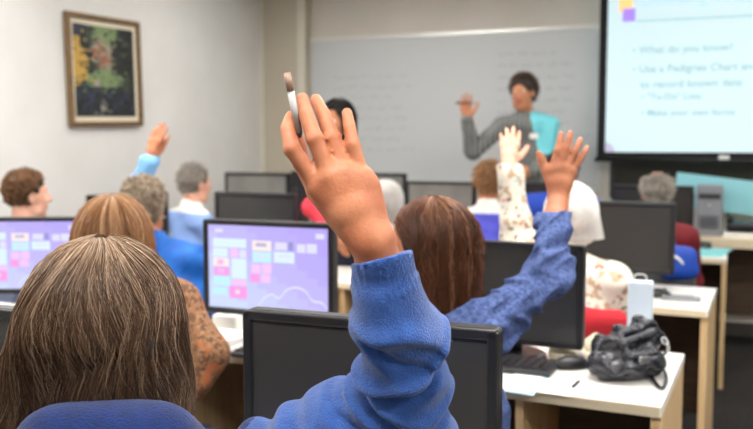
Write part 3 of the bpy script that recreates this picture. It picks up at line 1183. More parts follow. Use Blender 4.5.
# counter along the front wall on the right
CTZ = 0.76
cl = ony(688, 236, 5.98)[0]
ct = empty('counter', (cl, FY - 0.31, 0), 'beige-edged counter against the front wall under the projection screen', 'counter')
MB().box((1.3, 0.0, CTZ - 0.0325), (2.6, 0.58, 0.065), 0.006).build('worktop', M['edge'], ct)
for x in (0.03, 1.3, 2.57):
    MB().box((x, 0.02, (CTZ - 0.065) / 2), (0.03, 0.5, CTZ - 0.066)).build('end_panel', M['birch'], ct)
MB().box((1.3, 0.24, 0.42), (2.5, 0.02, 0.5)).build('back_panel', M['brownwood'], ct)
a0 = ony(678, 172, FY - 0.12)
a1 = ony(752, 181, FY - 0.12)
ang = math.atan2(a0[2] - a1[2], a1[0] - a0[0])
ab = empty('projector_spill', (a0[0], FY - 0.15, CTZ), 'pale aqua panel painted as projector light spilling onto the wall behind the grey tower', 'board')
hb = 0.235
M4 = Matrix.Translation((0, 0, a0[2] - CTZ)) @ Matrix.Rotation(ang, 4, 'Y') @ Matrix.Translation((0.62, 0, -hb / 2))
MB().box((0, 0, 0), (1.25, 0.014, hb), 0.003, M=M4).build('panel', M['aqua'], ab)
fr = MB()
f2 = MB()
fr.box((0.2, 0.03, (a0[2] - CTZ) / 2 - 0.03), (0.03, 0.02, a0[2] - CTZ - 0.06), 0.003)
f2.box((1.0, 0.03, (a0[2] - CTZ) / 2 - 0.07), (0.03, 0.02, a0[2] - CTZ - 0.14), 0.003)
fr.build('added_strut', M['darkp'], ab)  # struts added only to hold up the painted spill panel
f2.build('added_strut', M['darkp'], ab)

# ------------------------------------------------------------------ picture on the left wall
pa, pb = onx(64.5, 70, WX), onx(138, 72, WX)
zt = (onx(64.5, 12, WX)[2] + onx(139.5, 22, WX)[2]) / 2
zb = (onx(69, 128, WX)[2] + onx(139.5, 125.5, WX)[2]) / 2
pw, ph = pb[1] - pa[1], zt - zb
pic = empty('framed_picture', (WX, (pa[1] + pb[1]) / 2, (zt + zb) / 2), 'framed dark abstract picture with ivory mat hanging on the left wall', 'picture', rotz=math.pi / 2)
pic.rotation_euler = (0, math.radians(-1.5), math.pi / 2)
fw = 0.034
fr = MB()
for sx in (-1, 1):
    fr.box((sx * (pw / 2 - fw / 2), -0.019, 0), (fw, 0.036, ph), 0.010)
    fr.box((0, -0.019, sx * (ph / 2 - fw / 2)), (pw - 2 * fw, 0.036, fw), 0.010)
fr.build('frame', M['goldwood'], pic)
MB().box((0, -0.010, 0), (pw - 2 * fw, 0.012, ph - 2 * fw)).build('mat', M['matboard'], pic)
# the print: patches of colour, a yellow column at the left over dark blue greens
aw, ah = pw - 2 * fw - 0.06, ph - 2 * fw - 0.06
pal = {'d': (34, 38, 34), 'g': (60, 70, 54), 'b': (44, 50, 72), 'y': (188, 152, 70), 'l': (116, 136, 92), 'r': (140, 92, 70), 'w': (150, 146, 128), 'k': (22, 24, 24)}
pm = [mat('print_' + k_, v_, 0.6) for k_, v_ in pal.items()]
ki = {k_: i for i, k_ in enumerate(pal)}
rows = ["bbdlllldkk",
        "bdgllllgkk",
        "ydgdwldkgk",
        "ydkwrwdkkk",
        "ykkrrwdkgk",
        "yydwrrgkkk",
        "ykdgrwdkdk",
        "yydgllgddk",
        "yyllllllgd",
        "yglwlllggd",
        "dbdbgdbdgd",
        "bdbkdbkdbk",
        "dkbdbkdbkd",
        "kbdkwkbdkb",
        "dkdbkdkdkk"]
pr = MB()
nr, nc = len(rows), len(rows[0])
rsp = np.random.RandomState(5)
for i, rw in enumerate(rows):
    for j, chh in enumerate(rw):
        for a in range(3):
            for b in range(3):
                jj, ii = j, i
                if rsp.uniform() < 0.35:
                    jj = int(np.clip(j + rsp.randint(-1, 2), 0, nc - 1))
                    ii = int(np.clip(i + rsp.randint(-1, 2), 0, nr - 1))
                x = -aw / 2 + aw * (j + (a + .5) / 3) / nc
                z = ah / 2 - ah * (i + (b + .5) / 3) / nr
                w_, h_ = aw / nc / 3 / 2, ah / nr / 3 / 2
                pr.add([(x - w_, -0.0175, z - h_), (x + w_, -0.0175, z - h_), (x + w_, -0.0175, z + h_), (x - w_, -0.0175, z + h_)], [(0, 1, 2, 3)], ki[rows[ii][jj]])
pr.build('print', pm, pic)
# ------------------------------------------------------------------ desks
DZ = 0.74


def desk(x0, x1, y0, y1, label, group='rows of white desks', divider=False, rot=0.0):
    e = empty('desk', (x1, (y0 + y1) / 2, 0), label, 'desk', group, math.radians(rot))
    w, d = x1 - x0, y1 - y0
    MB().box((-w / 2, 0, DZ - 0.015), (w, d, 0.03), 0.003).build('worktop', M['laminate'], e)
    MB().box((-w / 2, -d / 2 - 0.0015, DZ - 0.016), (w - 0.008, 0.003, 0.026)).build('edge_band', M['edge'], e)
    for x in (-0.014, -w + 0.014):
        MB().box((x, 0, (DZ - 0.03) / 2), (0.026, d - 0.02, DZ - 0.031), 0.002).build('end_panel', M['birch'], e)
    MB().box((-w / 2, d / 2 - 0.12, 0.45), (w - 0.06, 0.018, 0.5)).build('modesty_panel', M['brownwood'], e)
    if divider:
        MB().box((-w * 0.24, d / 2 - 0.34, (DZ - 0.03) / 2), (0.022, 0.42, DZ - 0.032)).build('divider', M['birch'], e)
    return e


XE = -0.105
R1, R1B = 2.17, 2.75
R2, R2B = 3.50, 4.06
R3, R3B = 5.10, 5.62
desk(-1.62, XE, R1, R1B, 'white desk with the black handbag on it', divider=True, rot=-3)
desk(-3.20, -1.68, R1, 2.62, 'white desk under the two lit purple monitors')
desk(-1.62, -0.02, R2, R2B, 'white desk behind the handbag desk, right end with a grey remote', rot=-3)
desk(-3.25, -1.64, R2, R2B, 'white desk at the left in the second row, behind the lit monitors')
desk(-1.50, 0.04, R3, R3B, 'farthest white desk on the right, an aqua leaflet on its end')
desk(-3.30, -1.52, R3, R3B, 'farthest white desk at the left, under the farthest monitor with painted grey glare')
desk(-1.05, XE - 0.1, 1.05, 1.45, 'nearest white desk, under the big unlit monitor')
desk(-1.95, -1.07, 1.00, 1.30, 'narrow white desk at the near left, under the unlit monitor cut by the photo edge')


# ------------------------------------------------------------------ monitors
def monitor_proto(screen_mats=None, tiles=None, z0=0.085, off='screen_off'):
    e = empty('monitor', (0, 0, 0))
    w, h = 0.462, 0.305
    cs = MB()
    cs.rbox((0, 0.022, z0 + h / 2), (w, 0.036, h), 0.010, 0.005)
    cs.rbox((0, 0.048, z0 + h / 2), (w * 0.62, 0.030, h * 0.62), 0.03, 0.012)
    cs.build('casing', M['blackp'], e)
    bz = 0.017
    fr = MB()
    for sx in (-1, 1):
        fr.box((sx * (w / 2 - bz / 2), 0.001, z0 + h / 2), (bz, 0.010, h - 0.006), 0.003)
    fr.box((0, 0.001, z0 + h - bz / 2), (w - 0.006, 0.010, bz), 0.003)
    fr.box((0, 0.001, z0 + bz * 0.6), (w - 0.006, 0.010, bz * 1.2), 0.003)
    bzo = fr.build('bezel', M['blackp'], e)
    sc = MB()
    sw, sh_ = w - 2 * bz, h - 2.2 * bz
    zc = z0 + h / 2 + 0.1 * bz
    if tiles is None:
        sc.add([(-sw / 2, 0.002, zc - sh_ / 2), (sw / 2, 0.002, zc - sh_ / 2), (sw / 2, 0.002, zc + sh_ / 2), (-sw / 2, 0.002, zc + sh_ / 2)], [(0, 1, 2, 3)])
        sc.build('screen', M[off], e)
    else:
        n = 12
        for i in range(n):
            for j in range(n):
                q = [(-sw / 2 + sw * a / n, 0.002, zc + sh_ / 2 - sh_ * b / n) for a, b in ((j, i + 1), (j + 1, i + 1), (j + 1, i), (j, i))]
                tt = (i + (n - 1 - j)) / (2 * n - 2)
                sc.add(q, [(0, 1, 2, 3)], int(tt * 5.99))
        for (u0, v0, u1, v1, mi) in tiles:
            q = [(-sw / 2 + sw * u, 0.0012, zc + sh_ / 2 - sh_ * v) for u, v in ((u0, v1), (u1, v1), (u1, v0), (u0, v0))]
            sc.add(q, [(0, 1, 2, 3)], mi)
        # pale swirl at the bottom of the wallpaper
        arc = [(0.42, 0.97), (0.47, 0.86), (0.54, 0.80), (0.60, 0.84), (0.66, 0.74), (0.74, 0.70), (0.82, 0.74), (0.87, 0.84), (0.95, 0.86), (0.99, 0.93)]
        arc = smooth_path([np.array((*p, 0)) for p in arc], 4)
        for a, b in zip(arc[:-1], arc[1:]):
            t_ = 0.014
            q = [(-sw / 2 + sw * u, 0.0014, zc + sh_ / 2 - sh_ * v) for u, v in ((a[0], a[1] + t_), (b[0], b[1] + t_), (b[0], b[1] - t_), (a[0], a[1] - t_))]
            sc.add(q, [(0, 1, 2, 3)], 11)
        sc.build('screen', screen_mats, e)
    st = MB()
    st.box((0, 0.062, 0.085), (0.075, 0.022, 0.16), 0.006)
    sto = st.build('stand', M['blackp'], e)
    ba = MB()
    n = 28
    ring = [(0.115 * math.cos(2 * math.pi * i / n), 0.05 + 0.085 * math.sin(2 * math.pi * i / n)) for i in range(n)]
    vs = [(x, y, 0.0) for x, y in ring] + [(x, y, 0.008) for x, y in ring] + [(x * 0.9, 0.05 + (y - 0.05) * 0.9, 0.014) for x, y in ring]
    fs = [list(range(n))[::-1], list(range(2 * n, 3 * n))]
    for k_ in (0, 1):
        fs += [[k_ * n + i, k_ * n + (i + 1) % n, (k_ + 1) * n + (i + 1) % n, (k_ + 1) * n + i] for i in range(n)]
    ba.add(vs, fs)
    ba.build('base', M['blackp'], sto)
    MB().cyl((w / 2 - 0.03, -0.0035, z0 + 0.010), (w / 2 - 0.03, 0.003, z0 + 0.010), 0.004, None, 12).build('power_button', M['greyp'], bzo)
    return e


def em(name, c, s=1.04):
    return mat(name, (20, 20, 24), 0.35, 0.5, emit=c, estr=s)


bgm = [em('screen_violet_%d' % i, c) for i, c in enumerate(((186, 170, 252), (190, 176, 250), (196, 186, 250), (200, 196, 250), (204, 208, 252), (208, 220, 254)))]
SM = bgm + [em('tile_ice', (222, 242, 254)), em('tile_pink', (244, 200, 246)), em('tile_magenta', (250, 160, 232)), em('tile_cream', (250, 236, 232)),
            em('tile_cyan', (196, 240, 252)), em('tile_white', (226, 226, 255)), em('tile_dusk', (150, 150, 214))]
TI = [(0.04, 0.16, 0.33, 0.27, 6), (0.04, 0.28, 0.17, 0.39, 6), (0.19, 0.28, 0.26, 0.39, 7), (0.27, 0.29, 0.33, 0.39, 11),
      (0.04, 0.40, 0.18, 0.50, 9), (0.05, 0.51, 0.18, 0.61, 8), (0.20, 0.40, 0.33, 0.64, 6), (0.04, 0.62, 0.19, 0.74, 10), (0.20, 0.65, 0.33, 0.72, 7),
      (0.18, 0.73, 0.33, 0.88, 8), (0.03, 0.76, 0.16, 0.85, 10), (0.23, 0.77, 0.27, 0.83, 9), (0.08, 0.42, 0.13, 0.48, 8), (0.08, 0.53, 0.14, 0.58, 7),
      (0.38, 0.17, 0.54, 0.29, 9), (0.38, 0.30, 0.54, 0.43, 10), (0.37, 0.45, 0.45, 0.56, 7), (0.46, 0.44, 0.54, 0.56, 7), (0.36, 0.57, 0.44, 0.67, 8), (0.45, 0.57, 0.53, 0.67, 7),
      (0.57, 0.18, 0.67, 0.27, 11), (0.68, 0.17, 0.72, 0.27, 12), (0.56, 0.29, 0.73, 0.42, 6), (0.75, 0.19, 0.82, 0.29, 11), (0.83, 0.18, 0.91, 0.29, 11),
      (0.06, 0.05, 0.13, 0.09, 11), (0.90, 0.06, 0.97, 0.12, 11), (0.41, 0.20, 0.50, 0.24, 12), (0.41, 0.33, 0.50, 0.38, 11), (0.60, 0.32, 0.70, 0.36, 11)]
dark_proto = monitor_proto()
glare_proto = monitor_proto(off='screen_glare')
low_proto = monitor_proto(None, None, 0.044)
lit_proto = monitor_proto(SM, TI)
used = set()


def monitor(px, d, ytop, label, lit=False, rot=0.0, y=None, z=DZ, tilt=0.0, sc=1.0, low=False, glare=False):
    pr_ = lit_proto if lit else (low_proto if low else (glare_proto if glare else dark_proto))
    o = pr_ if pr_.name not in used else copy_tree(pr_)
    used.add(pr_.name)
    p = ony(px, ytop, y)
    o.location = (p[0], p[1], z)
    o.rotation_euler = (math.radians(tilt), 0, math.radians(rot))
    o.scale = (sc, sc, sc)
    tag(o, label, 'monitor', 'computer monitors on the desks')
    return o


monitor(363, 1.55, 312, 'big unlit monitor in the foreground behind the raised blue sleeve', y=1.31, low=True)
monitor(-22, 1.5, 303, 'unlit monitor at the lower left edge, beside the nearest hair', y=1.15, low=True)
monitor(266, 2.9, 222, 'lit monitor with purple tiled screen in the middle of the photo', True, y=2.39, sc=1.012)
monitor(24, 3.1, 222, 'lit monitor with purple tiled screen at the far left, cut by the photo edge', True, y=2.46, rot=24, sc=0.94)
monitor(506, 2.5, 238, 'unlit monitor beside the denim sleeve, in front of the cream floral shirt', y=2.50, rot=-3, low=True)
monitor(619, 3.75, 195, 'unlit monitor right of the white-haired woman', y=3.80)
monitor(254, 4.45, 193, 'unlit dark monitor directly above the lit middle monitor', y=3.78)
monitor(256, 5.9, 172, 'farthest unlit monitor by the corner column', y=5.30, sc=1.1, glare=True)
monitor(653, 5.1, 176, 'unlit monitor behind the grey-haired man in dark red', y=5.32)
monitor(549, 5.25, 178, 'unlit black monitor behind the open raised hand in denim', y=5.34)
monitor(440, 5.4, 186, 'unlit monitor with painted grey glare beyond the long brown hair', y=5.30, glare=True)
monitor(369, 5.6, 174, 'unlit monitor half hidden by the big raised hand', y=5.36, sc=1.12, glare=True)
monitor(129, 3.6, 195, 'unlit monitor mostly hidden behind the light brown bob', y=3.75, rot=58, sc=0.95)


# ------------------------------------------------------------------ chairs
def chair_proto(fab):
    e = empty('task_chair', (0, 0, 0))
    s = Field((-0.3, -0.3, 0.36), (0.3, 0.3, 0.50), 0.010)
    s.cone((-0.13, -0.12, 0.384), (0.13, -0.12, 0.384), 0.033, 0.035, 0.0)
    for yy in (-0.12, -0.04, 0.04, 0.12):
        s.cone((-0.155, yy, 0.382), (0.155, yy, 0.382), 0.034, 0.034, 0.08)
    v, q = s.mesh()
    link_mesh('seat', v, q, fab, e)
    b = Field((-0.3, -0.45, 0.45), (0.3, -0.1, 0.95), 0.010)
    for zz in (0.60, 0.67, 0.74, 0.80):
        yb = -0.235 - (zz - 0.6) * 0.12
        for sx in (-1, 1):
            b.cone((0, yb - 0.02, zz), (sx * 0.165, yb, zz), 0.026, 0.024, 0.07)
    v, q = b.mesh()
    link_mesh('backrest', v, q, fab, e)
    MB().tube(smooth_path([(0, 0, 0.352), (0, -0.20, 0.352), (0, -0.29, 0.44), (0, -0.285, 0.62)], 5), 0.016, 10).build('back_bar', M['darkp'], e, None, True)
    MB().cyl((0, 0, 0.10), (0, 0, 0.37), 0.024, 0.024).build('gas_lift', M['blackp'], e, None, True)
    for k_ in range(5):
        a = 2 * math.pi * k_ / 5 + 0.3
        c, s_ = math.cos(a), math.sin(a)
        ba_ = MB().tube([(0.02 * c, 0.02 * s_, 0.115), (0.14 * c, 0.14 * s_, 0.10), (0.25 * c, 0.25 * s_, 0.075)], [0.022, 0.018, 0.013], 8).build('base_arm', M['blackp'], e, None, True)
        MB().cyl((0.25 * c - 0.012 * s_, 0.25 * s_ + 0.012 * c, 0.028), (0.25 * c + 0.012 * s_, 0.25 * s_ - 0.012 * c, 0.028), 0.027, None, 16).build('castor', M['darkp'], ba_, None, True)
    return e


chair_grey = chair_proto(M['greyfab'])
chair_red = chair_proto(M['red'])
CH = []


def chair(person, yaw, label, red=False, back=0.03, dx=0.0, hz=1.0):
    pr_ = chair_red if red else chair_grey
    o = pr_ if pr_.name not in used else copy_tree(pr_)
    used.add(pr_.name)
    f, r = frame(yaw)
    p = np.array(person.location) + f * back + r * dx
    o.scale = (1, 1, hz)
    o.location = (p[0], p[1], 0)
    o.rotation_euler = (0, 0, -math.radians(yaw))
    tag(o, label, 'chair', 'task chairs at the desks')
    return o
# ------------------------------------------------------------------ hair colours
HM = {
    'ash': hair_mat('hair_ash_brown', (30, 21, 15), (98, 72, 52), (190, 164, 138)),
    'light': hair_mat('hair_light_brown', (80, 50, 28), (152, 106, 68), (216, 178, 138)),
    'chestnut': hair_mat('hair_chestnut', (34, 18, 11), (96, 56, 34), (196, 146, 112)),
    'white': hair_mat('hair_white', (206, 202, 194), (236, 233, 227), (252, 250, 246)),
    'greycurl': hair_mat('hair_grey_brown', (96, 80, 64), (166, 146, 122), (232, 216, 196)),
    'brown': hair_mat('hair_brown', (46, 28, 18), (112, 76, 48), (186, 142, 100)),
    'grey': hair_mat('hair_grey', (96, 90, 82), (166, 156, 144), (216, 208, 196)),
    'sandy': hair_mat('hair_sandy', (104, 70, 42), (166, 120, 78), (208, 166, 120)),
    'black': hair_mat('hair_black', (8, 7, 7), (20, 17, 16), (44, 38, 34)),
    'dark': hair_mat('hair_dark_brown', (48, 38, 32), (92, 74, 62), (140, 118, 100)),
}

PE = {}
# ---- woman in the foreground, right arm up, back of the hand to us
WR = P(373, 243, 0.95)
EL = P(401, 430, 1.075)


def chain(pts, d):
    return [P(x, y, d + e) for x, y, e in pts]


fingers = [chain([(318, 187, 0.004), (292, 149, -0.006), (287.5, 129, 0.004), (291.5, 117, 0.016)], 0.95),
           chain([(330, 177, -0.004), (315, 139, -0.008), (306, 115, 0.000), (302.5, 99, 0.010)], 0.95),
           chain([(346, 173, 0.000), (332.5, 138, 0.004), (323, 114, 0.014), (316, 100, 0.026)], 0.95),
           chain([(362, 177, 0.002), (353, 145, 0.000), (349.5, 127, 0.006), (347, 113, 0.014)], 0.95)]
thumb = chain([(350, 230, 0.010), (318, 192, 0.030), (302, 163, 0.044), (297, 138, 0.046)], 0.95)
ax_ = unit(WR - EL)
cuff0 = P(384, 271, 0.967)
cuff1 = P(381.5, 250, 0.957)
lat = unit(R0 - ax_ * (R0 @ ax_))
dep = np.cross(ax_, lat)


def a_sleeve(p):
    q = p - EL
    s = q @ ax_
    x = q @ lat
    y = q @ dep
    rr = np.sqrt(x * x + y * y)
    on = (rr < 0.10) & (s > -0.08)
    o = np.zeros(len(p))
    for s0, w, a, tl, bend in ((0.176, 0.012, 0.0070, 0.10, 6), (0.150, 0.008, -0.0060, 0.55, 5), (0.128, 0.016, 0.0030, 0.75, 0),
                               (0.098, 0.010, 0.0070, -0.15, -7), (0.080, 0.007, -0.0080, -0.2, -7), (0.060, 0.010, 0.0055, 0.35, -5),
                               (0.042, 0.007, -0.0065, 0.5, -5), (0.020, 0.010, 0.0050, 0.75, -4), (0.000, 0.007, -0.0055, 0.8, 0),
                               (-0.030, 0.012, 0.0040, 0.9, 0)):
        t = s + tl * x + bend * x * x - s0 + 0.006 * np.sin(x * 60 + s0 * 300)
        o += 1.5 * a * np.exp(-(t / w) ** 2)
    o = o * np.clip((0.10 - rr) / 0.03, 0, 1) * np.clip((s + 0.08) / 0.04, 0, 1)
    # ribbed cuff
    ang = np.arctan2(y, x)
    cf = (q @ ax_ > np.linalg.norm(WR - EL) - 0.054) & (rr < 0.055)
    o = np.where(cf, 0.0013 * np.sin(ang * 34), o)
    # creases of the upper arm, gathered towards the elbow
    sh_ = A_SH
    u = unit(EL - sh_)
    t = (p - sh_) @ u
    q2 = (p - sh_) - t[:, None] * u
    up = q2[:, 2]
    m = np.clip((t - 0.02) / 0.04, 0, 1) * np.clip((0.20 - t) / 0.05, 0, 1) * np.clip((0.10 - np.linalg.norm(q2, axis=1)) / 0.02, 0, 1)
    o += m * 0.0065 * np.sin((t + up * 0.6) * 110 + 1.2 * np.sin(up * 60)) * np.clip((up + 0.03) * 25, 0, 1)
    return o


CA = P(108, 340, 1.17)
fa, ra_ = frame(-12)
A_SH = P(206, 500, 1.14)
F1, F2, F3, F4 = P(386, 289, 0.975), P(393, 318, 0.995), P(404, 348, 1.015), P(405, 382, 1.04)
UA = P(350, 430, 1.09)
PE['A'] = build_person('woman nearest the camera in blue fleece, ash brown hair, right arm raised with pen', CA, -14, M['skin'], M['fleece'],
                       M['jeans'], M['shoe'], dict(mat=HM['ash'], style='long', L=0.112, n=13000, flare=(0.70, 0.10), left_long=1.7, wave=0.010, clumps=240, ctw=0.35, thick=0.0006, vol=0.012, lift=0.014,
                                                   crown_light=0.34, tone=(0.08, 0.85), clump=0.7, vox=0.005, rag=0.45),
                       top_name='fleece_jacket', vox=0.0033, sh_up=0.05, lean=0.05, seed=1, sleeve_puff=0.008, folds=0.0018, collar=0.10, fold_freq=70,
                       shirt_disp=a_sleeve, hsc=0.98,
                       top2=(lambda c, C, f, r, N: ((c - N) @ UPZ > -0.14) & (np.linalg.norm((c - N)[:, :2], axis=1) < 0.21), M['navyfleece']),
                       arms={'R': dict(sh=A_SH, elbow=EL, wrist=WR, fingers=fingers, thumb=thumb, palm=FW, nosleeve=True, hs=1.0, cuff_cut=[(P(381, 257, 0.96), unit(UP * 0.97 - R0 * 0.23), 0.075)],
                                       extra=[(F1, F2, 0.040, 0.041, 0.004), (F2, F3, 0.041, 0.044, 0.02), (F3, F4, 0.044, 0.048, 0.02), (F4, EL, 0.048, 0.053, 0.02),
                                              (EL, UA, 0.057, 0.061, 0.03), (UA, A_SH, 0.061, 0.064, 0.03), (cuff0, cuff1, 0.0345, 0.0330, 0.003), (P(62, 453, 1.055), P(156, 450, 1.055), 0.046, 0.046, 0.03), (P(156, 450, 1.055), A_SH, 0.046, 0.06, 0.05), (P(62, 453, 1.055), P(20, 500, 1.12), 0.046, 0.06, 0.05), (P(108, 452, 1.055), P(108, 560, 1.14), 0.05, 0.09, 0.05)],
                                       forearm=[(P(376, 232, 0.955), P(368, 188, 0.953), 0.0135, 0.013, None),
                                                (P(352, 226, 0.96), P(330, 196, 0.958), 0.015, 0.014, None),
                                                (P(362, 228, 0.955), P(346, 188, 0.952), 0.0165, 0.014, None),
                                                (P(381, 272, 0.967), WR, 0.0255, 0.0235, None), (EL, P(381, 272, 0.967), 0.034, 0.0255, None)])})

# ---- light brown bob in the second row
PE['E'] = build_person('woman with light brown bob and rust brown print jacket, in front of the nearest woman', P(115, 247, 2.20), -18, M['skin'], M['rust'], M['jeans'], M['shoe'],
                       dict(mat=HM['light'], style='bob', L=0.15, n=3200, flare=(0.2, 0.2), wave=0.004, thick=0.0012, vol=0.005, crown_light=0.15, tone=(0.15, 0.85), rag=0.12),
                       top_name='jacket', vox=0.0055, lean=0.05, seed=2, folds=0.005, collar=0.06, fold_freq=45,
                       arms={'R': dict(sh=P(176, 306, 2.16), elbow=P(208, 354, 2.10), wrist=P(180, 404, 2.06), d=-R0 * 0.8 + F0 * 0.6, palm=-UPZ, curl=0.3)})

# ---- long chestnut hair, denim sleeve
WB = P(558.5, 198, 2.12)
fb = [chain([(552.5, 169, 0), (557.5, 151, -0.004), (560, 141, 0), (561, 134, 0.006)], 2.12),
      chain([(559.5, 167, -0.004), (566.5, 149, -0.008), (569, 139, -0.004), (570.5, 133, 0.002)], 2.12),
      chain([(566.5, 168, -0.004), (574.5, 152, -0.008), (578, 145, -0.004), (580.5, 139.5, 0.002)], 2.12),
      chain([(572.5, 172, 0), (580.5, 159, -0.004), (584.5, 152, 0), (587, 147.5, 0.006)], 2.12)]
tb = chain([(555, 192, 0.006), (546.5, 171, 0.012), (541.5, 160, 0.012), (539, 153.5, 0.012)], 2.12)
EB = P(546, 279, 1.97)
PE['B'] = build_person('woman with long wavy chestnut hair and denim sleeve, right hand raised open', P(426, 252, 1.98), -42, M['skin'], M['denim'], M['jeans'], M['shoe'],
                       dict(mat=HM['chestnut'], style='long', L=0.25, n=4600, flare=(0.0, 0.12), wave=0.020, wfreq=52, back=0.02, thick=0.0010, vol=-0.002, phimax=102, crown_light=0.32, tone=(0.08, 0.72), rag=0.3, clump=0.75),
                       top_name='denim_shirt', vox=0.0045, head_yaw=-96, shirt_disp=creases([(EB, WB, 42, 0.005, 0.9, 0.5), (P(487, 326, 1.93), EB, 38, 0.005, -0.8, 0.0)]), seed=3, folds=0.0065, sleeve_puff=0.004, fold_freq=75,
                       arms={'R': dict(sh=P(487, 326, 1.93), elbow=EB, wrist=WB, fingers=fb, thumb=tb, palm=FW, sleeve=0.95, cuff_cut=[(P(560, 212, 2.11), unit(UP), 0.07)], extra=[(P(554, 226, 2.085), P(559, 204, 2.11), 0.036, 0.032, 0.012)])})

# ---- white hair, cream floral print, left hand raised
PE['C'] = build_person('woman with white hair in cream floral print shirt, left hand raised', P(571, 218, 3.2), -8, M['skin_pink'], M['floral'], M['khaki'], M['shoe'],
                       dict(mat=HM['white'], style='bob', L=0.075, n=2600, flare=(0.15, 0.15), wave=0.004, thick=0.0014, vol=0.005, tone=(0.3, 1.0), rag=0.1),
                       top_name='floral_shirt', vox=0.006, seed=4, folds=0.005, sleeve_puff=0.012, torso_shift=(0.0, 0),
                       arms={'L': dict(sh=P(536, 272, 3.12), elbow=P(518, 236, 3.25), wrist=P(508.5, 165, 3.18), d=UPZ * 0.9 + R0 * 0.1 + F0 * 0.35, palm=F0, L=0.165, curl=0.22, spread=0.9, cuff_cut=[(P(508.5, 164, 3.18), unit(UP), 0.07)])})

# ---- grey curls, bright blue jacket, left hand raised
PE['D'] = build_person('person with short grey curls in a bright blue jacket, left hand raised below the picture', P(145, 206, 3.72), -14, M['skin'], M['royal'], M['jeans'], M['shoe'],
                       dict(mat=HM['greycurl'], style='curly', L=0.035, n=900, thick=0.0034, vol=0.006, curl=0.015),
                       top_name='jacket', vox=0.0065, seed=5, folds=0.005, sleeve_puff=0.012, torso_shift=(0.16, 0), collar=0.03,
                       top2=(lambda c, C, f, r, N: (c[:, 2] > C[2] + 0.02), M['cuffblue']),
                       arms={'L': dict(elbow=P(127, 212, 3.82), wrist=P(150.5, 161, 3.76), d=UPZ + R0 * 0.28, palm=R0 * 0.6 + F0, L=0.18, curl=0.18, spread=0.1, thumb=0.05)})

# ---- others of the second and third row
PE['F'] = build_person('man with short brown hair in profile at the far left by the white wall', P(28, 194, 4.1), 28, M['skin_pink'], M['greyblue'], M['jeans'], M['shoe'],
                       dict(mat=HM['brown'], style='curly', L=0.028, n=1000, thick=0.0026, vol=-0.002, curl=0.010), top_name='shirt', vox=0.0065, seed=6)
PE['G'] = build_person('grey-haired man in light blue shirt with white collar, left of the far monitors', P(195, 183, 5.2), 24, M['skin_pink'], M['lightblue'], M['khaki'], M['shoe'],
                       dict(mat=HM['grey'], style='short', L=0.03, n=1300, thick=0.002, vol=0.002), top_name='shirt', vox=0.0075, seed=7, collar=0.05, lean=0.0,
                       top2=(lambda c, C, f, r, N: ((c - N) @ UPZ > 0.012), M['whitecloth']))
PE['H'] = build_person('person with sandy hair in violet blue shirt, behind the raised floral sleeve', P(489, 182, 4.95), -6, M['skin_tan'], M['purpleblue'], M['khaki'], M['shoe'],
                       dict(mat=HM['sandy'], style='short', L=0.035, n=1300, thick=0.0022, vol=0.004), top_name='shirt', vox=0.0075, seed=8, collar=0.05, lean=0.0,
                       top2=(lambda c, C, f, r, N: ((c - N) @ UPZ > 0.012), M['whitecloth']))
PE['I'] = build_person('dark-haired person in deep blue shirt, head behind the open hand in denim', P(563, 172, 4.6), 4, M['skin_tan'], M['deepblue'], M['jeans'], M['shoe'],
                       dict(mat=HM['black'], style='short', L=0.03, n=1200, thick=0.0022, vol=0.003), top_name='shirt', vox=0.0075, seed=9, lean=0.0, sh_up=0.05)
PE['J'] = build_person('grey-haired man in dark red shirt below the projection screen', P(657, 193, 4.5), -4, M['skin_tan'], M['darkred'], M['jeans'], M['shoe'],
                       dict(mat=HM['grey'], style='short', L=0.03, n=1200, thick=0.002, vol=0.002, top_thin=True), top_name='shirt', vox=0.0075, seed=10, lean=0.0)
PE['K'] = build_person('white-haired person half hidden behind the big raised hand', P(387, 203, 5.15), 0, M['skin_pink'], M['whitecloth'], M['khaki'], M['shoe'],
                       dict(mat=HM['white'], style='bob', L=0.10, n=900, thick=0.002, vol=0.008, tone=(0.3, 1.0)), top_name='shirt', vox=0.0075, seed=12, lean=0.0)
# ---- standing
PE['L'] = build_person('standing woman with black hair and coral red top behind the big raised hand', P(337, 122, 4.60), 255, M['skin_tan'], M['pinkred'], M['jeans'], M['shoe'],
                       dict(mat=HM['black'], style='long', L=0.20, n=1600, thick=0.002, vol=0.004), top_name='top', vox=0.0075, seed=13, stand=True, lean=0.0, head_yaw=192, hsc=0.95, 
                       arms={'L': dict(elbow=P(312, 208, 4.50), wrist=P(334, 236, 4.46), d=R0 - UPZ * 0.3, palm=F0, curl=0.4)})
PM_ = P(523, 92, 5.9)
fm, rm = frame(172)
elm = P(473, 151, 5.78)
wrm = P(467, 120, 5.70)
PE['M'] = build_person('teacher standing at the whiteboard in grey plaid jacket, right hand raised', PM_, 176, M['skin_tan'], M['plaid'], M['jeans'], M['shoe'],
                       dict(mat=HM['dark'], style='curly', L=0.045, n=1300, thick=0.0024, vol=0.010, curl=0.010), top_name='jacket', vox=0.0065, seed=14, stand=True, lean=0.0,
                       head_yaw=190, head_tilt=(0.05, 0.06), sleeve_puff=0.008,
                       top2=(lambda c, C, f, r, N: ((c - N) @ r < -0.07 + 0.25 * (c[:, 2] - N[2] + 0.1)) & (c[:, 2] > N[2] - 0.24), M['aqualight']),  # projector light on her shoulder, painted onto the jacket
                       arms={'R': dict(sh=P(501, 127, 5.86), elbow=elm, wrist=wrm, d=UPZ - R0 * 0.1, palm=-F0, L=0.185, curl=0.2, spread=1.0),
                             'L': dict(elbow=P(546, 160, 5.88), wrist=P(533, 172, 5.72), d=-R0 - UPZ * 0.2, palm=F0, curl=0.4)})

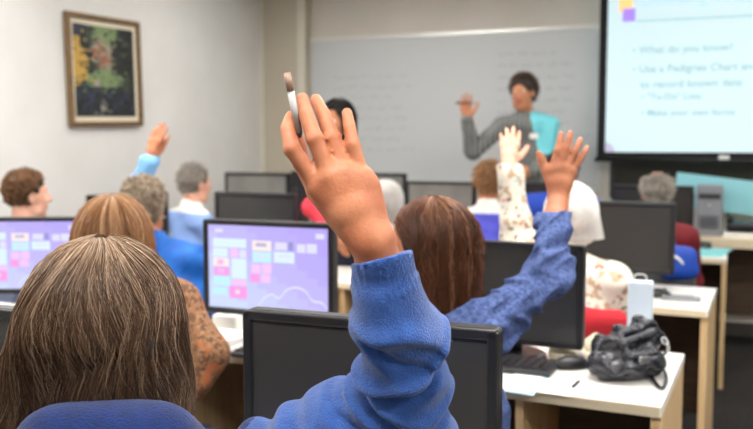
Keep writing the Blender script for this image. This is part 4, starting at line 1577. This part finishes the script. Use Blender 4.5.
nb = P(534, 136, 5.765) - np.array(PE['M'].location)
MB().box(tuple(nb), (0.055, 0.02, 0.035), 0.003).build('name_badge', M['paper'], PE['M'])
# chairs
for k_, yaw, lab, red in (('A', -14, 'grey task chair under the nearest woman in blue fleece', False), ('E', -18, 'grey task chair under the woman with the light brown bob', False),
                          ('B', -20, 'grey task chair under the woman with long chestnut hair', False), ('C', -8, 'red task chair under the white-haired woman in floral print', True),
                          ('D', -14, 'grey task chair under the person in the bright blue jacket', False), ('F', 28, 'grey task chair under the man at the far left wall', False),
                          ('G', 24, 'grey task chair under the man in the light blue shirt', False), ('H', -6, 'grey task chair under the sandy-haired person in violet blue', False),
                          ('I', 4, 'grey task chair under the dark-haired person in deep blue', False), ('J', -4, 'grey task chair under the man in dark red, blue bag on its back', False),
                          ('K', 0, 'grey task chair under the white-haired person behind the big hand', False)):
    chair(PE[k_], yaw, lab, red, dx=-0.075 if k_ == 'B' else 0.0, back=0.0 if k_ == 'B' else 0.03)

# ------------------------------------------------------------------ small things
# pen between the foreground woman's fingers
pn = MB()
p0, p1 = P(299, 132, 0.955), P(287, 73, 0.935)
ax2 = p1 - p0
e = empty('pen', tuple(p0), 'pale pen held upright between the fingers of the nearest raised hand', 'pen')
pn.cyl((0, 0, 0), tuple(ax2 * 0.70), 0.0038, 0.0040, 14)
pn.build('barrel', M['pen'], e, None, True)
MB().cyl(tuple(ax2 * 0.702), tuple(ax2), 0.0043, 0.0038, 14).build('cap', M['penend'], e, None, True)
MB().cyl(tuple(-ax2 * 0.10), (0, 0, 0), 0.0016, 0.0044, 14).build('tip', M['pentip'], e, None, True)
# marker in the teacher's hand
c_ = P(464.5, 103, 5.66)
e = empty('marker', tuple(c_), 'thin dark marker held across the fingers of the teacher by the whiteboard', 'marker')
MB().cyl(tuple(-R0 * 0.06), tuple(R0 * 0.045), 0.006, None, 12).build('barrel', M['darkp'], e, None, True)
MB().cyl(tuple(R0 * 0.046), tuple(R0 * 0.075), 0.0065, None, 12).build('cap', M['greyp'], e, None, True)


def keyboard(px, py, label, rot=0, m=None, z=DZ):
    p = onz(px, py, z)
    e = empty('keyboard', tuple(p), label, 'keyboard', 'keyboards on the desks', math.radians(rot))
    b = MB()
    b.box((0, 0, 0.009), (0.44, 0.14, 0.016), 0.004)
    b.build('case', m or M['darkp'], e)
    kk = MB()
    for i in range(5):
        for j in range(17):
            if i == 4 and 4 <= j <= 8:
                continue
            kk.box((-0.2 + j * 0.025, 0.052 - i * 0.025, 0.020), (0.021, 0.021, 0.007), 0.002, seg=1)
    kk.box((-0.05, -0.048, 0.020), (0.121, 0.021, 0.007), 0.002, seg=1)
    kk.build('keys', m or M['blackp'], e)
    return e


keyboard(480, 364, 'dark keyboard on the handbag desk, partly behind the big unlit monitor', -3)
keyboard(306, 359, 'dark keyboard under the lit middle monitor', 0)


def mouse(px, py, label, rot=0, z=DZ):
    p = onz(px, py, z)
    e = empty('computer_mouse', tuple(p), label, 'mouse', 'computer mice', math.radians(rot))
    F = Field((-0.06, -0.07, -0.02), (0.06, 0.07, 0.06), 0.004)
    F.ell((0, 0, 0.006), (0.031, 0.056, 0.031), None, 0)
    F.cut(np.array([0, 0, 0.001]), np.array([0, 0, -1.0]))
    v, q = F.mesh()
    link_mesh('shell', v, q, M['blackp'], e)
    MB().cyl((-0.004, 0.028, 0.032), (0.004, 0.028, 0.032), 0.009, None, 14).build('scroll_wheel', M['greyp'], e, None, True)
    return e


mouse(571, 368, 'black mouse on the handbag desk left of the bag', -60)
mouse(658, 297, 'black mouse on the second-row desk left of the grey remote', -70)
p = onz(681, 300, DZ)
e = empty('remote_control', tuple(p), 'slim grey remote control lying on the second-row desk right end', 'remote control', None, math.radians(4))
MB().box((0, 0, 0.008), (0.15, 0.045, 0.015), 0.005).build('case', M['greyp'], e)
kk = MB()
for i in range(7):
    for j in range(3):
        kk.box((-0.055 + i * 0.016, -0.012 + j * 0.012, 0.0165), (0.010, 0.008, 0.004), 0.001, seg=1)
kk.build('keys', M['darkp'], e)


def sheet(name, quad, label, cat, m, z=DZ, t=0.0012, lines=None):
    pts = [onz(x, y, z) for x, y in quad]
    c = sum(pts) / 4
    mb = MB()
    n = len(pts)
    vs = [tuple(p - c + np.array([0, 0, 0.0003])) for p in pts] + [tuple(p - c + np.array([0, 0, t])) for p in pts]
    fs = [list(range(n))[::-1], list(range(n, 2 * n))] + [[i, (i + 1) % n, n + (i + 1) % n, n + i] for i in range(n)]
    mb.add(vs, fs)
    o = mb.build(name, m, None, None)
    o.location = tuple(c)
    tag(o, label, cat)
    if lines:
        a, b, c2, d = [np.array(v) for v in vs[n:]]
        lm = MB()
        for s0, s1, l in lines:
            q = []
            for u, v in ((s0, l), (s1, l), (s1, l + 0.04), (s0, l + 0.04)):
                p = (a * (1 - u) + b * u) * (1 - v) + (d * (1 - u) + c2 * u) * v
                q.append(tuple(p + np.array([0, 0, 0.0004])))
            lm.add(q, [(0, 1, 2, 3)])
        lm.build('printed_lines', M['greyp'], o)
    return o


sheet('card', [(500, 391), (533, 396), (552, 374), (522, 371)], 'pale blue card under a white sheet on the handbag desk', 'card', M['bluepaper'])
sheet('paper_sheet', [(496, 388), (528, 393.5), (546, 374), (518, 371)], 'white sheet lying on the pale blue card', 'paper', M['paper'], z=DZ + 0.0016)
sheet('paper_sheet', [(541, 393), (568, 396.5), (590, 379), (560, 374.5)], 'white printed sheet right of the pale blue card, before the handbag', 'paper', M['paper'],
      lines=[(0.1, 0.7, 0.45), (0.1, 0.6, 0.6), (0.1, 0.75, 0.75)])
p0, p1 = onz(573, 386.5, DZ + 0.006), onz(580, 380, DZ + 0.006)
e = empty('pencil', tuple(p0), 'short dark pencil stub lying left of the handbag', 'pencil')
MB().cyl((0, 0, 0), tuple((p1 - p0) * 0.8), 0.0042, None, 8).build('shaft', M['darkp'], e)
MB().cyl(tuple((p1 - p0) * 0.8), tuple(p1 - p0), 0.0042, 0.0008, 8).build('point', M['penend'], e)

# crumpled beige packet behind the mouse
pc = onz(570, 360, DZ)
F = Field((-0.1, -0.08, -0.01), (0.1, 0.08, 0.07), 0.005)
F.ell((0, 0, 0.016), (0.062, 0.036, 0.018), None, 0)
F.ell((-0.03, 0.01, 0.020), (0.03, 0.025, 0.018), None, 0.01)
F.disp(wobble(31, 120, 0.004))
F.cut(np.array([0, 0, 0.001]), np.array([0, 0, -1.0]))
v, q = F.mesh()
o = link_mesh('paper_packet', v, q, M['beigepaper'])
o.location = tuple(pc)
tag(o, 'crumpled beige paper packet between the mouse and the handbag', 'packet')
# pale wrapper by the red chair back
pc = onz(592, 352, DZ)
F = Field((-0.08, -0.08, -0.01), (0.08, 0.08, 0.12), 0.005)
F.cone((-0.010, 0, 0.015), (0.008, 0.015, 0.045), 0.022, 0.013, 0, flat=(UPZ, 0.9))
F.disp(wobble(33, 110, 0.005))
F.cut(np.array([0, 0, 0.001]), np.array([0, 0, -1.0]))
v, q = F.mesh()
o = link_mesh('tissue', v, q, M['beigepaper'])
o.location = tuple(pc)
tag(o, 'crumpled pale tissue standing against the left of the handbag', 'tissue')

# the handbag
bc = onz(626, 377, DZ)
bag = empty('handbag', tuple(bc), 'slouchy black leather handbag with loose straps on the desk', 'handbag', rotz=math.radians(38))
F = Field((-0.17, -0.15, -0.01), (0.17, 0.15, 0.23), 0.0042)
F.ell((0, 0, 0.050), (0.098, 0.070, 0.052), None, 0)
F.cone((-0.07, 0.0, 0.035), (0.07, 0.0, 0.035), 0.036, 0.036, 0.03)
F.cone((-0.055, 0.012, 0.085), (0.070, 0.018, 0.105), 0.038, 0.044, 0.03, flat=((0, 1, 0), 0.9))
F.cone((0.0, 0.012, 0.115), (0.060, 0.018, 0.135), 0.022, 0.026, 0.02)
F.cone((-0.05, -0.05, 0.045), (0.03, -0.062, 0.050), 0.026, 0.026, 0.008)


def bagfold(p):
    return 0.0065 * np.sin(p[:, 0] * 75 + p[:, 2] * 60 + 1.5 * np.sin(p[:, 1] * 50)) * (p[:, 2] > 0.02) + 0.0045 * np.sin(p[:, 2] * 120 - p[:, 0] * 40 + 2 * np.sin(p[:, 1] * 70))


F.disp(bagfold)
F.cut(np.array([0, 0, 0.001]), np.array([0, 0, -1.0]))
v, q = F.mesh()
link_mesh('body', v, q, M['leather'], bag)
F = Field((-0.12, -0.12, 0.03), (0.12, 0.12, 0.20), 0.0042)
F.cone((-0.045, -0.040, 0.108), (0.058, -0.032, 0.128), 0.013, 0.013, 0)
F.cone((-0.04, -0.064, 0.072), (0.045, -0.066, 0.082), 0.010, 0.010, 0.045)
F.disp(wobble(40, 80, 0.0025))
v, q = F.mesh()
flap_ = link_mesh('flap', v, q, M['leather'], bag)
MB().box((0.0, -0.082, 0.068), (0.030, 0.012, 0.022), 0.003).build('buckle', M['chrome'], flap_)
for cx_, cz_ in ((0.092, 0.104),):
    ring = [(cx_ + 0.009 * math.cos(a), -0.040 + 0.006 * math.sin(a), cz_ + 0.009 * math.sin(a)) for a in np.linspace(0, 2 * math.pi, 15)]
    MB().tube(ring, 0.0018, 8).build('ring', M['silver'], bag, None, True)


def bagpt(px, py, z):
    p = onz(px, py, z) - bc
    a = math.radians(-38)
    return np.array([p[0] * math.cos(a) - p[1] * math.sin(a), p[0] * math.sin(a) + p[1] * math.cos(a), p[2]])


MB().tube(smooth_path([bagpt(640, 338, DZ + .12), bagpt(650, 329, DZ + .135), bagpt(661, 333, DZ + .12), bagpt(668, 343, DZ + .08), bagpt(667, 352, DZ + .03), bagpt(657, 356, DZ + .012), bagpt(645, 352, DZ + .03)], 6),
          0.0052, 8).build('strap', M['leather'], bag, None, True)
MB().tube(smooth_path([bagpt(643, 360, DZ + .05), bagpt(652, 364, DZ + .03), bagpt(664, 371, DZ + .008), bagpt(666, 381, DZ + .007), bagpt(661, 388, DZ + .007), bagpt(653, 379, DZ + .007), bagpt(650, 368, DZ + .02), bagpt(642, 356, DZ + .05)], 6),
          0.0052, 8).build('strap', M['leather'], bag, None, True)

# white paper carrier behind the handbag
pb_ = ony(640, 318, 2.725)
e = empty('paper_bag', (pb_[0], 2.725, DZ), 'white paper carrier bag standing behind the handbag', 'bag')
hgt = ony(640, 281, 2.725)[2] - DZ
b = MB()
b.box((0, 0, hgt / 2 + 0.0005), (0.072, 0.055, hgt - 0.001), 0.004)
b.build('body', mat('blue_white_paper', (214, 228, 244), 0.7), e)
MB().tube(smooth_path([(-0.02, -0.024, hgt - 0.005), (-0.014, -0.026, hgt + 0.022), (0.014, -0.026, hgt + 0.022), (0.02, -0.024, hgt - 0.005)], 5), 0.0018, 6).build('handle', M['paper'], e, None, True)

# left part of the second desk row: papers and a white box
def stack(px, py, n, label, z=DZ):
    p = onz(px, py, z)
    b = MB()
    rs_ = np.random.RandomState(int(px))
    for i in range(n):
        Mx = Matrix.Translation((rs_.uniform(-.006, .006), rs_.uniform(-.006, .006), 0.004 + i * 0.0075)) @ Matrix.Rotation(rs_.uniform(-.12, .12), 4, 'Z')
        b.box((0, 0, 0), (0.17, 0.20, 0.007), 0.001, M=Mx, seg=1)
    o = b.build('paper_stack', M['paper'], None, None)
    o.location = tuple(p)
    return tag(o, label, 'paper stack')


stack(208, 350, 6, 'stack of white paper on the desk left of the big unlit monitor')
p = onz(222, 334, DZ)
e = empty('tissue_box', tuple(p), 'white box with a tissue poking out, under the lit middle monitor edge', 'box')
MB().box((0, 0.05, 0.0305), (0.09, 0.08, 0.06), 0.005).build('carton', M['paper'], e)
F = Field((-0.05, 0.0, 0.04), (0.05, 0.1, 0.11), 0.004)
F.cone((-0.008, 0.05, 0.058), (0.01, 0.05, 0.085), 0.016, 0.007, 0)
F.disp(wobble(50, 150, 0.004))
v, q = F.mesh()
link_mesh('tissue', v, q, M['paper'], e)

# small black loudspeaker on the farthest left desk
p = ony(296, 195, 5.28)
e = empty('loudspeaker', (p[0], 5.28, DZ), 'small black loudspeaker right of the farthest unlit monitor', 'loudspeaker')
hsp = ony(296, 171, 5.28)[2] - DZ
MB().box((0, 0.06, hsp / 2 + 0.001), (0.085, 0.12, hsp - 0.002), 0.008).build('cabinet', M['blackp'], e)
for zz, rr_ in ((0.35, 0.030), (0.72, 0.020)):
    MB().cyl((0, -0.004, hsp * zz), (0, 0.004, hsp * zz), rr_, None, 20).build('driver', M['darkp'], e)

# third desk and counter
sheet('leaflet', [(692, 256.5), (722, 257), (733, 249), (702, 248.5)], 'aqua leaflet lying on the end of the farthest right desk', 'leaflet', M['aquapaper'])
p = onz(700, 248.0, DZ)
e = empty('stapler', tuple(p), 'small dark stapler behind the aqua leaflet', 'stapler')
MB().box((0, 0, 0.008), (0.13, 0.035, 0.014), 0.003).build('base', M['blackp'], e)
MB().box((0, 0, 0.031), (0.125, 0.030, 0.020), 0.006, M=Matrix.Translation((0, 0, 0)) @ Matrix.Rotation(0.06, 4, 'Y')).build('arm', M['darkp'], e)
ty = 6.12
ta, tb_ = ony(695, 232, ty), ony(722, 232, ty)
th_ = ony(708, 186, ty)[2] - CTZ
e = empty('computer_tower', ((ta[0] + tb_[0]) / 2, ty, CTZ), 'grey computer tower standing on the counter below the screen corner', 'computer tower')
tw = tb_[0] - ta[0]
MB().box((0, 0.14, th_ / 2), (tw, 0.28, th_ - 0.002), 0.008).build('case', M['greyp'], e)
MB().box((0, -0.003, th_ * 0.80), (tw * 0.8, 0.010, 0.035), 0.003).build('drive_bay', M['darkp'], e)
g_ = MB()
for i in range(6):
    g_.box((0, -0.002, 0.05 + i * 0.016), (tw * 0.7, 0.008, 0.006), 0.001, seg=1)
g_.build('vent_grille', M['darkp'], e)
MB().cyl((0, -0.006, th_ * 0.62), (0, 0.004, th_ * 0.62), 0.010, None, 16).build('power_button', M['silver'], e)
p = ony(740, 226, 6.1)
e = empty('desk_phone', (p[0] + 0.02, 6.16, CTZ + 0.034), 'dark desk phone on white papers beside the grey tower', 'phone')
MB().box((0, 0.0, 0.028), (0.20, 0.16, 0.055), 0.012, M=Matrix.Rotation(0.12, 4, 'X') @ Matrix.Translation((0, 0, 0.010))).build('body', M['blackp'], e)
hs = MB()
hs.tube(smooth_path([(-0.085, -0.07, 0.085), (-0.075, -0.02, 0.098), (-0.075, 0.03, 0.100), (-0.085, 0.08, 0.092)], 5), 0.018, 10)
hs.build('handset', M['blackp'], e, None, True)
kp = MB()
for i in range(4):
    for j in range(3):
        kp.box((0.0 + j * 0.026, -0.04 + i * 0.022, 0.062 + (-0.04 + i * 0.022) * 0.12), (0.018, 0.014, 0.008), 0.002, seg=1)
kp.build('keypad', M['greyp'], e)
b = MB()
for i in range(4):
    b.box((0.004 * (i % 2), 0, 0.004 + i * 0.0082), (0.24, 0.20, 0.0078), 0.001, seg=1)
o = b.build('paper_stack', M['paper'], None, None)
o.location = (p[0] + 0.02, 6.16, CTZ)
tag(o, 'white paper stack under the dark desk phone', 'paper stack')

# blue bag with white stripes over the back of the chair of the man in dark red
bp_ = P(679, 262, 4.07)
e = empty('sling_bag', tuple(bp_), 'blue nylon bag with a curved white stripe hanging on a chair back', 'bag')
F = Field((-0.13, -0.1, -0.14), (0.13, 0.1, 0.14), 0.006)
F.cone((-0.035, 0, -0.03), (0.035, 0, -0.03), 0.055, 0.055, 0, flat=((0, 1, 0), 0.55))
F.cone((-0.03, 0, 0.03), (0.03, 0, 0.03), 0.050, 0.050, 0.03, flat=((0, 1, 0), 0.55))
F.disp(wobble(61, 60, 0.003))
v, q = F.mesh()
link_mesh('body', v, q, M['bluebag'], e)
for rr_ in (0.070,):
    arc = [(-0.055 + rr_ * 1.25 * math.cos(a), -0.030 + 0.012 * math.cos(2 * a), -0.05 + rr_ * 1.25 * math.sin(a)) for a in np.linspace(0.05, 1.45, 12)]
    MB().tube(arc, 0.007, 8).build('stripe', M['whitecloth'], e, None, True)
MB().tube(smooth_path([(-0.03, 0.0, 0.07), (-0.035, 0.03, 0.11), (-0.03, 0.09, 0.10), (-0.03, 0.12, 0.02)], 5), 0.007, 8).build('strap', M['bluebag'], e, None, True)

# ------------------------------------------------------------------ camera and light
cam = bpy.data.cameras.new('camera')
co = bpy.data.objects.new('camera', cam)
COL.objects.link(co)
Rm = Matrix((R0, UP, -FW)).transposed()
co.matrix_world = Matrix.Translation(CAM) @ Rm.to_4x4()
cam.sensor_width = 36.0
cam.lens = FPX / W * 36.0
cam.clip_start = 0.05
cam.dof.use_dof = True
cam.dof.focus_distance = 1.15
cam.dof.aperture_fstop = 5.0
SC.camera = co
wd = bpy.data.worlds.new('world')
SC.world = wd
wd.use_nodes = True
wd.node_tree.nodes['Background'].inputs[0].default_value = (0.8, 0.85, 0.9, 1)
wd.node_tree.nodes['Background'].inputs[1].default_value = 0.3
LAMP = 25.5
M['lampdim'].node_tree.nodes['Principled BSDF'].inputs['Emission Strength'].default_value = LAMP * 0.48
M['lamp'].node_tree.nodes['Principled BSDF'].inputs['Emission Strength'].default_value = LAMP
SC.view_settings.view_transform = 'Standard'
SC.view_settings.look = 'None'
SC.view_settings.exposure = 0.0
SC.view_settings.gamma = 1.0
SC.cycles.use_denoising = True
SC.cycles.max_bounces = 8
